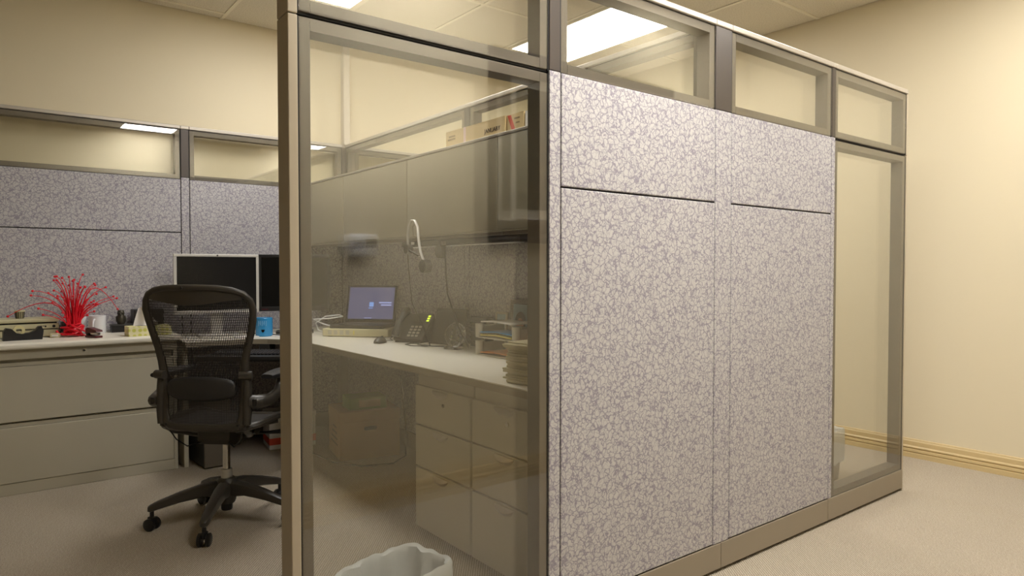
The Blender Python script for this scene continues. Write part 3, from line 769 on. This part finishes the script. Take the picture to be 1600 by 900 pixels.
# ------------------------------------------------------------ monitors, keyboard, mug in the corner
def monitor(name, label, loc, rz, wd, ht, z0, bezel, bz, bz_low, logo):
    t = thing(name, label, 'monitor', loc, rz)
    fr = B()
    fr.box((-wd/2,-.012,z0), (wd/2,.02,z0+bz_low), .003, 2).box((-wd/2,-.012,z0+ht-bz), (wd/2,.02,z0+ht), .003, 2)
    fr.box((-wd/2,-.012,z0+bz_low), (-wd/2+bz,.02,z0+ht-bz)).box((wd/2-bz,-.012,z0+bz_low), (wd/2,.02,z0+ht-bz))
    bzp = ob('bezel', fr, bezel, t)
    ob('screen', B().box((-wd/2+bz-.001,-.009,z0+bz_low-.001), (wd/2-bz+.001,.0,z0+ht-bz+.001)), 'screen_black', t)
    ob('rear_shell', B().box((-wd/2+.01,.02,z0+.01), (wd/2-.01,.045,z0+ht-.01), .008, 2), 'dark_plastic', t)
    ob('stand_neck', B().box((-.035,.03,.012), (.035,.055,z0+.1), .004), bezel, t)
    ob('stand_foot', B().prism(rrect(.12, .09, .03), 0, .014), bezel, t)
    logo(bzp, wd, ht, z0); return t
def logo_dot(p, wd, ht, z0): ob('emblem', B().tube([(0,-.0118,z0+ht-.0085), (0,-.0132,z0+ht-.0085)], .0055, 12), 'dark_plastic', p)
def logo_red(p, wd, ht, z0): ob('emblem', B().box((-wd/2+.02,-.0135,z0+.010), (-wd/2+.062,-.0118,z0+.016)), 'dark_red', p)
monitor('computer_monitor', 'silver-framed flat monitor with a dark screen in the cubicle corner', (1.213, 4.63, ZD), R(-4), .508, .378, .145, 'silver_plastic', .017, .022, logo_dot)
monitor('computer_monitor', 'black-framed flat monitor right of the silver-framed one', (1.688, 4.555, ZD), R(-22), .46, .378, .148, 'black_plastic', .02, .03, logo_red)
t = mug('coffee_mug', 'bright blue ceramic mug at the desk edge right of the chair', (1.445, 4.44, ZD), .052, .118, 'blue_glaze', None)
pr = B()
for k in range(5):
    a0 = R(212+13*k); z0 = .068+.004*(k % 2)
    pr.tube([(.0522*math.cos(a0), .0522*math.sin(a0), z0), (.0522*math.cos(a0+.03), .0522*math.sin(a0+.03), .1)], .0022, 5)
    if k % 2: pr.tube([(.0522*math.cos(a0-.09), .0522*math.sin(a0-.09), .086), (.0522*math.cos(a0+.06), .0522*math.sin(a0+.06), .086)], .0018, 5)
ob('faded_print', pr, 'pale_blue_print', t)
bl = B().grid(lambda u, v: (lambda a, z: (.0527*math.cos(a), .0527*math.sin(a), z))(R(lerp(232, 256, u)), .044-.017*v*math.sin(math.pi*u)**.5), 9, 4).solidify(.0006)
ob('dark_mark', bl, 'screen_black', t)
# loose papers and cables behind the mug
for k, (x, y, rz, lb_) in enumerate(((1.555, 4.385, 12, 'topmost loose white sheet lying just right of the blue mug'), (1.335, 4.44, -9, 'loose white sheet left of the blue mug, behind the chair'))):
    o = tag(ob('paper_sheet', B().grid(lambda u, v: (lerp(-.07, .07, u), lerp(-.1, .1, v)*.6, .0006+.004*u*u*v), 6, 6).solidify(.0012), 'white_paper', loc=(x, y, ZD+.0012), rotz=R(rz)), lb_, 'paper', 'loose sheets by the mug')
o = tag(ob('monitor_cable', B().tube([(1.43, 4.60, ZD+.006), (1.455, 4.56, ZD+.006), (1.50, 4.52, ZD+.010), (1.50, 4.44, ZD+.006), (1.53, 4.36, ZD+.006)], .004, 6), 'black_plastic', smooth=True), 'black cable snaking across the desk behind the blue mug', 'cable')
# keyboard tray
KA = R(-38)
t = thing('keyboard_tray', 'black keyboard tray slung under the corner of the desk', 'tray', (1.26, 4.09, .665), KA)
ob('board', B().prism(rrect(.30, .13, .04), 0, .014), 'black_plastic', t)
ob('palm_rest', B().prism(rrect(.28, .035, .03, cy=-.13), .0142, .032), 'chair_pad', t, True)
ob('track', B().box((-.05,.10,-.01), (.05,.34,-.0005)), 'dark_plastic', t)
ob('support_arm', B().box((-.03,.20,-.0), (.03,.30,.062)), 'dark_plastic', t)
t = thing('keyboard', 'black keyboard lying on the tray in front of the monitors', 'keyboard', (1.275, 4.112, .6795), KA)
ob('case', B().prism([(-.075,0), (.075,0), (.075,.022), (-.075,.010)], -.225, .225, 'X'), 'black_plastic', t)
kb = B()
for r_ in range(6):
    for c_ in range(20):
        y = -.06+.022*r_; x = -.208+.0218*c_; z = .0115+.012*(y+.075)/.15
        kb.box((x-.0085, y-.0085, z), (x+.0085, y+.0085, z+.009), .002)
o = ob('keys', kb, 'key_plastic', t); o['kind'] = 'stuff'
# under the corner
t = thing('computer_tower', 'grey computer tower standing on the carpet under the corner desk', 'computer', (1.085, 4.46, 0), R(3))
ob('case', B().box((-.05,-.15,.008), (.10,.22,.40), .004), 'dark_plastic', t)
ob('front_panel', B().box((-.05,-.162,.008), (.10,-.1505,.40), .005, 2), 'frame_metal', t)
ob('drive_bay', B().box((-.035,-.1635,.30), (.085,-.1615,.34), .001), 'black_plastic', t)
ob('power_button', B().tube([(.025,-.161,.24), (.025,-.165,.24)], .011, 14), 'silver_plastic', t)
for x in (-.03, .08): ob('foot', B().box((x-.012,-.13,0), (x+.012,.2,.0078)), 'black_plastic', t)
t = thing('supply_box', 'white carton with a red band on the floor under the corner', 'box', (1.66, 4.60, 0), R(-8))
ob('carton', B().box((-.15,-.11,0), (.15,.11,.23), .002), 'white_paper', t)
ob('red_band', B().box((-.1508,-.1108,.03), (.1508,.1108,.075), .001), 'tape_red', t)
ob('lid', B().box((-.153,-.113,.20), (.153,.113,.234), .002), 'white_paper', t)

# ------------------------------------------------------------ things on the side desk
LA = math.atan2(-.748, .664)   # direction of the laptop's front edge
t = thing('desk_router', 'cream slab-shaped box with vents under the open laptop', 'device', (1.955, 4.085, ZD), LA)
ob('case', B().box((-.22,-.115,.004), (.22,.115,.052), .006, 3), 'cream_plastic', t, True)
vt = B()
for k in range(4):
    x = -.17+.04*k; vt.box((x-.012,-.1156,.014), (x+.012,-.1145,.042))
ob('vent_panel', vt, 'tray_plastic', t)
ob('status_light', B().box((-.012,-.1157,.016), (-.004,-.1145,.04)), 'yellow_card', t)
for x in (-.18, .18): ob('foot', B().box((x-.015,-.09,0), (x+.015,.09,.0045)), 'black_plastic', t)
t = thing('laptop', 'open black laptop with a blue screen on the cream box', 'laptop', (1.965, 4.095, ZD+.0525), LA)
ob('base', B().box((-.175,-.12,0), (.175,.115,.022), .005, 2), 'black_plastic', t, True)
kb = B()
for r_ in range(5):
    for c_ in range(14):
        x = -.15+.0225*c_; y = -.02+.022*r_; kb.box((x-.009, y-.009, .0222), (x+.009, y+.009, .0245), .001)
o = ob('keys', kb, 'key_plastic', t); o['kind'] = 'stuff'
ob('touchpad', B().box((-.04,-.095,.022), (.04,-.045,.0226), .0005), 'dark_plastic', t)
ob('badge', B().box((-.16,-.1,.0221), (-.125,-.09,.0228)), 'silver_plastic', t)
Ml = Matrix.Translation((0, .112, .024)) @ Matrix.Rotation(R(-14), 4, 'X')
ld_ = ob('lid', B().box((-.175,0,0), (.175,.012,.25), .004, 2, M=Ml), 'black_plastic', t)
ob('screen', B().box((-.158,-.0012,.022), (.158,-.0002,.236), M=Ml), 'screen_blue', ld_)
ob('screen_icon', B().box((-.012,-.002,.105), (.018,-.0013,.135), M=Ml).box((-.016,-.002,.092), (.014,-.0013,.098), M=Ml), 'screen_icon_blue', ld_)
ob('screen_text', B().box((.055,-.002,.128), (.142,-.0013,.137), M=Ml).box((.07,-.002,.112), (.142,-.0013,.121), M=Ml).box((-.04,-.002,.026), (.01,-.0013,.03), M=Ml), 'screen_text', ld_)
# white and black cables
tag(ob('white_cable', B().tube([(1.82,4.30,ZD+.004), (1.76,4.33,ZD+.03), (1.745,4.335,ZD+.075), (1.80,4.31,ZD+.118), (1.87,4.25,ZD+.128), (1.885,4.22,ZD+.12), (1.82,4.28,ZD+.105), (1.735,4.35,ZD+.10), (1.77,4.30,ZD+.075), (1.80,4.255,ZD+.062), (1.84,4.24,ZD+.064)], .004, 6), 'white_plastic', smooth=True), 'white cable looped in the air beside the laptop', 'cable')
t = thing('computer_mouse', 'dark computer mouse on the desk below the laptop', 'mouse', (1.835, 3.60, ZD), R(-50))
ob('shell', B().grid(lambda u, v: (lambda a, s_: (.034*s_*math.cos(a), .055*(2*v-1), .002+.034*s_*max(0, math.sin(a))))(2*math.pi*u, max(.02, math.sin(math.pi*(.06+.88*v)))**.6), 18, 11, closed_u=True), 'dark_plastic', t, True)
ob('wheel', B().tube([(-.004,.03,.030), (.004,.03,.030)], .008, 12), 'black_plastic', t)
ob('cord', B().tube([(0,.055,.008), (.03,.12,.004), (-.02,.2,.004), (-.05,.30,.004), (-.055,.345,.03)], .0022, 6), 'black_plastic', t)
tag(ob('earphone_cable', B().tube([(1.99,3.42,ZD+.003), (1.95,3.45,ZD+.003), (1.90,3.42,ZD+.003), (1.89,3.34,ZD+.003), (1.93,3.28,ZD+.003), (1.97,3.30,ZD+.003), (1.95,3.37,ZD+.004), (1.97,3.25,ZD+.003), (2.02,3.20,ZD+.003)], .003, 6).box((1.93,3.26,ZD), (1.955,3.30,ZD+.010), .003), 'dark_plastic', smooth=True), 'thin dark cable coiled on the desk in front of the phone', 'cable')
# desk phone
t = thing('desk_phone', 'black desk phone with three lit green keys right of the laptop', 'phone', (2.045, 3.56, ZD), R(-62))
Mp = Matrix.Translation((0, -.09, .018)) @ Matrix.Rotation(R(47), 4, 'X')
ob('body', B().box((-.10,0,-.02), (.10,.20,.0), .006, 2, M=Mp).prism([(-.09,0), (.10,0), (.085,.15), (.04,.155)], -.085, .085, 'X'), 'black_plastic', t)
hs = []
for k in range(11):
    u = k/10; hs.append(Mp @ Vector((-.068, .0+.2*u, .028+.022*math.sin(math.pi*u))))
ob('handset', B().tube(hs, [(.024,.020), (.026,.022), (.024,.018), (.020,.013), (.019,.012), (.019,.012), (.019,.012), (.020,.013), (.024,.018), (.026,.022), (.024,.020)], 12), 'dark_plastic', t, True)
ob('display', B().box((-.015,.135,.0), (.085,.185,.003), M=Mp), 'lcd_grey', t)
for r_ in range(4):
    for c_ in range(3): ob('key', B().box((-.012+.027*c_,.022+.022*r_,0), (.008+.027*c_,.036+.022*r_,.004), .0015, M=Mp), 'tray_plastic', t)
for k in range(3): ob('lit_key', B().box((.075,.135+.017*k,.003), (.092,.146+.017*k,.006), .001, M=Mp), 'green_led', t)
# black slanted stand behind the crystal
t = thing('document_stand', 'black slanted stand leaning behind the crystal disc', 'stand', (2.105, 3.30, ZD), R(-74))
Mp = Matrix.Translation((0, -.03, .0)) @ Matrix.Rotation(R(-20), 4, 'X')
ob('back_board', B().box((-.115,0,0), (.115,.008,.215), .003, M=Mp), 'black_plastic', t)
ob('lip', B().box((-.115,-.03,0), (.115,0,.012), .003), 'dark_plastic', t)
ob('top_bar', B().box((-.112,-.003,.195), (.112,-.0005,.208), M=Mp), 'dark_plastic', t)
ob('prop', B().box((-.02,.05,0), (.02,.056,.14)), 'dark_plastic', t)
# crystal disc
t = thing('crystal_award', 'round cut-crystal disc award standing before the black stand', 'award', (2.0, 3.075, ZD), R(-65))
Mp = Matrix.Translation((0, 0, .012)) @ Matrix.Rotation(R(-14), 4, 'X') @ Matrix.Translation((0, 0, .066)) @ Matrix.Rotation(R(90), 4, 'X')
ob('disc', B().lathe([(0,-.010), (.045,-.012), (.062,-.009), (.0665,0), (.062,.009), (.045,.012), (0,.010)], 24, M=Mp), 'crystal', t)
ob('base', B().box((-.045,-.03,0), (.045,.03,.014), .003, 2), 'crystal', t)
# black file sorter
t = thing('file_sorter', 'black slotted file sorter between the crystal disc and the trays', 'sorter', (2.158, 3.065, ZD), R(-90))
ob('case', B().box((-.072,-.01,0), (.072,.05,.168), .006, 2), 'black_plastic', t)
for k in range(5): ob('slat', B().box((-.06,-.022,.022+.026*k), (.06,-.0105,.033+.026*k), .002), 'dark_plastic', t)
# pictures
def photo(label, loc, rz, w_, h_, fr, frmat, content):
    t = thing('photo_frame', label, 'picture', loc, rz)
    Mp = Matrix.Rotation(R(-4), 4, 'X')
    b = B(); b.box((-w_/2,0,0), (w_/2,.014,fr), .002, M=Mp).box((-w_/2,0,h_-fr), (w_/2,.014,h_), .002, M=Mp).box((-w_/2,0,fr), (-w_/2+fr,.014,h_-fr), .002, M=Mp).box((w_/2-fr,0,fr), (w_/2,.014,h_-fr), .002, M=Mp)
    ob('frame', b, frmat, t)
    pc = ob('picture', B().box((-w_/2+fr-.001,.005,fr-.001), (w_/2-fr+.001,.012,h_-fr+.001), M=Mp), content[0], t)
    for nm, mt, cx, cz, rx, rz_ in content[1:]:
        poly = [(cx+rx*math.cos(2*math.pi*k/16), cz+rz_*math.sin(2*math.pi*k/16)) for k in range(16)]
        ob(nm, B().prism(poly, .0046-.0004*(mt == 'skin_print'), .0049, 'Y', M=Mp), mt, pc)
    ob('easel', B().box((-.02,.019,0), (.02,.034,h_*.3)), 'black_plastic', t)
    return t
photo('small pale photo frame behind the letter trays', (2.182, 2.915, ZD), R(-90), .10, .20, .012, 'tray_plastic', ['sky_print', ('printed_hair', 'dark_hair_print', 0, .10, .028, .034), ('printed_face', 'skin_print', 0, .095, .018, .024)])
photo('dark wooden photo frame with a portrait behind the letter trays', (2.182, 2.755, ZD), R(-90), .17, .27, .024, 'wood_frame', ['sky_print', ('printed_hair', 'dark_hair_print', 0, .15, .045, .06), ('printed_face', 'skin_print', 0, .14, .028, .036), ('printed_shoulders', 'dark_red', 0, .055, .055, .035)])
for k, (y, h_, mt) in enumerate(((2.645, .265, 'wood_frame'), (2.618, .25, 'dark_red'), (2.588, .257, 'black_plastic'))):
    t = thing('binder', ('brown', 'dark red', 'black')[k]+' upright book in the row behind the letter trays', 'book', (2.19, y, ZD), 0, 'upright books behind the trays')
    ob('cover', B().box((-.022,-.012,0), (.025,-.009,h_)).box((-.022,.009,0), (.025,.012,h_)).box((-.025,-.012,0), (-.022,.012,h_)), mt, t)
    ob('pages', B().box((-.0215,-.0088,.004), (.023,.0088,h_-.004)), 'old_paper', t)
# letter trays
t = thing('letter_tray', 'grey two-tier letter tray holding coloured folders', 'tray', (2.055, 2.655, ZD), R(-90))
hw_, dp = .152, .10
for z0 in (.0, .085):
    tr_ = B().prism(rrect(hw_, dp, .03), z0+.002, z0+.007)
    for s in (-1, 1):
        tr_.box((s*hw_-.004, -dp+.03, z0+.006), (s*hw_+.004, dp-.02, z0+.062), .003)
    tr_.box((-hw_+.02, dp-.008, z0+.006), (hw_-.02, dp, z0+.055), .003)
    o = ob('tier', tr_, 'tray_plastic', t)
    for s in (-1, 1): ob('front_pillar', B().tube([(s*(hw_-.004), -dp+.022, z0+.003), (s*(hw_-.004), -dp+.022, z0+.07)], [.020, .022], 14), 'tray_plastic', o, True)
def sheet(nm, label, z, mat, dx, rz, th=.004, cat='folder'):
    b = B().grid(lambda u, v: (lerp(-.125, .125, u), lerp(-.085, .085, v), .012*math.sin(math.pi*u)*0+.006*(1-v)*(1-2*abs(u-.5))), 7, 7).solidify(th)
    o = ob(nm, b, mat); o.location = (2.055+dx*.4, 2.655, ZD+z); o.rotation_euler = (0, 0, R(-90)+rz); return tag(o, label, cat)
sheet('folder', 'orange folder lying in the lower tray', .013, 'orange_card', -.01, .03)
sheet('folder', 'pale yellow folder in the upper tray', .097, 'yellow_card', -.012, .0, .006)
sheet('folder', 'bright blue folder in the upper tray above the yellow one', .113, 'blue_card', -.014, .02)
sheet('paper_pile', 'white papers topping the upper letter tray', .163, 'white_paper', -.008, -.02, .006, 'paper')
tag(ob('envelope', B().box((-.09,-.003,0), (.09,.003,.105), .001), 'orange_card', loc=(2.02, 2.42, ZD), rotz=R(35)), 'orange envelope standing at the right of the letter tray', 'envelope')
# stack of old papers near the desk edge
t = thing('paper_stack', 'tall stack of yellowed ragged papers at the desk edge', 'paper', (1.70, 1.90, ZD), R(6))
rnd = random.Random(3); z = 0
for k in range(18):
    h_ = rnd.uniform(.005, .011); dx, dy, rr = rnd.uniform(-.012,.012), rnd.uniform(-.012,.012), rnd.uniform(-.05,.05)
    ob('bundle', B().box((-.125+dx,-.155+dy,z+.0003), (.125+dx,.155+dy,z+h_), .0015, M=Matrix.Rotation(rr, 4, 'Z')), 'old_paper', t); z += h_
# headset hanging under the cabinet
t = thing('headset', 'black headset with boom microphone hanging below the overhead cabinets', 'headset', (1.872, 3.22, 1.36))
ob('hook', B().tube([(.028,.0,-.008), (.0,.0,-.006), (-.03,.0,.0), (-.038,0,.05), (-.02,0,.075)], .004, 8), 'chrome', t, True)
hb = []
for k in range(13):
    a = R(200-220*k/12); hb.append((-.03, .055*math.cos(a)*-1, .03+.062*math.sin(a)))
hb = [(-.032, .052, -.06), (-.034, .058, .0), (-.035, .045, .06), (-.035, .015, .088), (-.035, -.02, .085), (-.034, -.048, .05), (-.034, -.055, -.01), (-.034, -.075, -.08), (-.034, -.115, -.14)]
ob('headband', B().tube(hb, [(.008,.004)]*9, 8), 'silver_plastic', t, True)
ob('ear_cushion', B().tube([(-.05,.05,-.065), (-.02,.05,-.065)], .026, 18), 'chair_pad', t, True)
ob('ear_cushion', B().tube([(-.055,-.13,-.158), (-.015,-.13,-.158)], .034, 20), 'chair_pad', t, True)
ob('microphone_boom', B().tube([(-.04,.04,-.07), (-.045,-.02,-.085), (-.045,-.08,-.105)], .005, 8), 'black_plastic', t, True)
ob('cord', B().tube([(-.035,.055,-.09), (-.03,.05,-.2), (-.02,.04,-.35), (.05,.03,-.5), (.1,.05,-.598)], .003, 6), 'black_plastic', t)
t = thing('hanging_headphone', 'round dark earpiece hanging from the task light on a long cord', 'earpiece', (1.94, 2.99, 1.312))
ob('ear_cushion', B().tube([(-.06,.045,-.035), (-.03,.045,-.035)], .034, 20), 'chair_pad', t, True)
ob('clip', B().box((-.055,.03,-.006), (-.02,.06,.022), .004), 'black_plastic', t)
ob('cord', B().tube([(-.045,.0,.0), (-.047,-.005,-.1), (-.04,-.01,-.25), (.0,-.05,-.42), (.06,-.06,-.53)], .0045, 6), 'black_plastic', t)
# boxes on top of the overhead cabinets
ZO = 1.36+.4445
def carton(label, y0, y1, x0, x1, h_, mat, extra):
    t = thing('cardboard_box', label, 'box', ((x0+x1)/2, (y0+y1)/2, ZO+.0005))
    hx, hy = (x1-x0)/2, (y1-y0)/2
    ob('carton', B().box((-hx,-hy,0), (hx,hy,h_), .0015), mat, t)
    ob('flap', B().box((-hx,-hy,h_+.0002), (-.002,hy,h_+.003)).box((.002,-hy,h_+.0002), (hx,hy,h_+.003)), mat, t)
    extra(t, hx, hy, h_)
def ex1(t, hx, hy, h_):
    ob('tape', B().box((-hx-.0012,.07,0), (-hx+.0,.09,h_+.002)).box((-hx-.0012,.07,h_+.0031), (hx,.09,h_+.0038)), 'tape_pink', t)
    for k, z in enumerate((.055, .07)):
        ob('faint_print', B().box((-hx-.0008,hy-.09,z), (-hx+.0,hy-.02-.01*k,z+.008)), 'faint_ink', t)
    me = text_mesh('JANUARY', .03)
    o = ob('stamp', me, 'stamp_ink', t); o.matrix_local = Matrix.Translation((-hx-.0008, -hy+.10, .052)) @ Matrix(((0,0,-1,0), (-1,0,0,0), (0,1,0,0), (0,0,0,1)))
carton('long tan cardboard box with a pink tape strip on the overhead cabinets', 2.585, 3.10, 1.97, 2.20, .10, 'cardboard_pale', ex1)
def ex2(t, hx, hy, h_):
    ob('stripe', B().prism([(hy-.005, h_), (hy-.03, h_), (hy-.075, 0), (hy-.05, 0)], -hx-.0012, -hx, 'X'), 'tape_red', t)
    ob('print', B().box((-hx-.0008,-hy+.03,.075), (-hx,-hy+.07,.082)).box((-hx-.0008,-hy+.03,.055), (-hx,-hy+.06,.061)), 'faint_ink', t)
carton('short cardboard box with a red diagonal stripe on the overhead cabinets', 2.45, 2.575, 1.975, 2.20, .098, 'cardboard_pale', ex2)
def ex3(t, hx, hy, h_):
    for k in range(4): ob('printed_line', B().box((-hx-.0008,hy-.05-.055*k,.035+.01*(k % 2)), (-hx,hy-.03-.055*k,.05+.012*(k % 2))), 'faint_ink', t)
    ob('printed_block', B().box((-hx-.0008,-hy+.07,.06), (-hx,-hy+.10,.075)), 'stamp_ink', t)
carton('white printed carton on the overhead cabinets beside the striped box', 2.12, 2.44, 1.975, 2.20, .095, 'white_paper', ex3)
# cardboard box under the desk
t = thing('storage_box', 'brown cardboard storage box on the carpet under the desk', 'box', (1.97, 4.10, 0), R(-12))
ob('carton', B().box((-.19,-.17,0), (.19,.17,.285), .002), 'cardboard', t)
ob('lid', B().box((-.194,-.174,.235), (.194,.174,.30), .003), 'cardboard', t)
ob('hand_hole', B().prism(rrect(.04, .012, .011), 0, .0015, M=Matrix.Translation((.0,-.1702,.19)) @ Matrix.Rotation(R(90), 4, 'X')), 'reveal_black', t)
for k in range(4): ob('printed_line', B().box((-.1912,-.1+.01*k,.08+.035*k), (-.19,.1-.02*k,.09+.035*k)), 'faint_ink', t)
t = thing('green_pack', 'green carton lying on the brown storage box', 'box', (1.96, 4.07, .3005), R(-10))
ob('carton', B().box((-.12,-.09,0), (.12,.09,.075), .002), 'green_card', t)
ob('label_panel', B().box((-.06,-.0912,.015), (.08,-.09,.06)), 'tape_cream', t)
tag(ob('floor_cable', B().tube([(1.60,4.36,.3), (1.62,4.30,.15), (1.66,4.22,.02), (1.70,3.98,.006), (1.80,3.78,.006), (1.98,3.72,.006), (2.1,3.78,.02), (2.14,3.85,.2), (2.16,3.95,.5)], .005, 6), 'black_plastic', smooth=True), 'black cable trailing on the carpet around the storage box', 'cable')

# ------------------------------------------------------------ waste bins with liners
def waste_bin(label, loc, rz, hx, hy, H_, drop, seed, matb):
    t = thing('waste_bin', label, 'bin', loc, rz)
    ot = rrect(hx, hy, .05, 6); it = rrect(hx-.006, hy-.006, .046, 6); n = len(ot); b = B()
    lo = [b.bm.verts.new((x*.82, y*.82, 0)) for x, y in ot]; hi = [b.bm.verts.new((x, y, H_-.014)) for x, y in ot]; ih = [b.bm.verts.new((x, y, H_-.014)) for x, y in it]; il = [b.bm.verts.new((x*.82, y*.82, .006)) for x, y in it]
    for a_, c_ in ((lo, hi), (hi, ih), (ih, il)):
        for k in range(n): b.bm.faces.new((a_[k], a_[(k+1)%n], c_[(k+1)%n], c_[k]))
    b.bm.faces.new(lo[::-1]); b.bm.faces.new(il)
    ob('bucket', b, matb, t)
    rl = random.Random(seed); nn = 72
    base = []
    per = ot+[ot[0]]; L_ = [0]
    for p0, p1 in zip(per, per[1:]): L_.append(L_[-1]+math.dist(p0, p1))
    for k in range(nn):
        d_ = L_[-1]*k/nn
        j = max(i for i in range(len(L_)-1) if L_[i] <= d_); f_ = (d_-L_[j])/max(1e-6, L_[j+1]-L_[j]); base.append((lerp(per[j][0], per[j+1][0], f_), lerp(per[j][1], per[j+1][1], f_)))
    ph = [rl.uniform(0, 6.28) for _ in range(6)]
    def lin(u, v):
        k = int(round(u*nn)) % nn; x, y = base[k]; a = u*2*math.pi
        wob = .5*math.sin(5*a+ph[0])+.35*math.sin(11*a+ph[1])+.3*math.sin(17*a+ph[2])
        prof = [(1.03, -drop), (1.045, -drop*.55), (1.04, -.03), (1.03, .003), (1.0, .012), (.96, .004), (.93, -.03), (.88, -.08), (.82, -.14), (.72, -.19), (.3, -.21), (.02, -.215)]
        i = v*(len(prof)-1); i0 = min(int(i), len(prof)-2); f = i-i0
        s_ = lerp(prof[i0][0], prof[i0+1][0], f); dz = lerp(prof[i0][1], prof[i0+1][1], f)
        cr_ = .022*wob*(1 if v > .5 else .35); 
        if s_ > 1: s_ = max(1.02, s_+cr_*.7)
        else: s_ = min(.965 if v > .45 else 1.0, s_-abs(cr_)*1.3*(1-v)-.075*max(0, math.sin(7*a+ph[3]+4*v))**2*(v > .45)-.03*max(0, math.sin(13*a+ph[5]-5*v))*(v > .45))
        return (x*s_, y*s_, H_+dz+.005*wob*(v < .5)+.0012*math.sin(13*a+ph[4]))
    o = ob('liner', B().grid(lin, nn, 23, closed_u=True), 'bin_liner', t, True)
    return t
waste_bin('waste bin with a white plastic liner just behind the large glass', (.985, 1.845, 0), R(14), .158, .112, .272, .12, 4, 'bin_grey')
waste_bin('grey waste bin with liner behind the far end glass', (3.735, 2.0, 0), R(4), .145, .115, .275, .17, 9, 'bin_grey')

# ------------------------------------------------------------ aisle wall: thermostat and framed picture (mirrored in the glass)
t = thing('thermostat', 'white wall thermostat with grey display, mirrored in the large glass', 'thermostat', (1.465, YF, 1.30))
ob('back_plate', B().box((-.072,.0005,-.055), (.072,.008,.055), .003), 'white_plastic', t)
ob('body', B().box((-.066,.0085,-.05), (.066,.03,.05), .008, 3), 'white_plastic', t, True)
ob('display', B().box((-.002,.0298,-.012), (.058,.0312,.03), .0005), 'lcd_grey', t)
for k, (x, z) in enumerate(((-.03,.015), (-.045,0), (-.03,-.015), (-.015,0))): ob('button', B().box((x-.006,.0298,z-.004), (x+.006,.032,z+.004), .001), 'silver_plastic', t)
for x in (.015, .042): ob('button', B().tube([(x,.0298,-.032), (x,.033,-.032)], .007, 12), 'silver_plastic', t)
ob('lower_flap', B().box((-.06,.0298,-.045), (-.005,.0315,-.026), .0008), 'silver_plastic', t)
PX0, PX1, PZ0, PZ1 = 2.20, 3.72, 1.335, 2.40; fw = .135
t = thing('wall_picture', 'large dark framed landscape picture with pale mat on the aisle wall', 'picture', ((PX0+PX1)/2, YF, PZ0))
hx = (PX1-PX0)/2; hz = PZ1-PZ0; b = B()
for k, (w0, w1, d0) in enumerate(((0, .03, .045), (.03, .095, .032), (.095, fw, .04))):
    b.box((-hx+w0,.001,w0), (hx-w0,d0,w1), .004).box((-hx+w0,.001,hz-w1), (hx-w0,d0,hz-w0), .004).box((-hx+w0,.001,w1), (-hx+w1,d0,hz-w1), .004).box((hx-w1,.001,w1), (hx-w0,d0,hz-w1), .004)
ob('frame', b, 'picture_frame_wood', t)
ob('mat_board', B().box((-hx+fw,.004,fw), (hx-fw,.012,hz-fw)), 'mat_board', t)
ob('picture', B().box((-hx+fw+.055,.0122,fw+.055), (hx-fw-.055,.0135,hz-fw-.055)), 'painting', t)
ob('glazing', B().box((-hx+fw,.018,fw), (hx-fw,.021,hz-fw)), 'pane_glass', t)
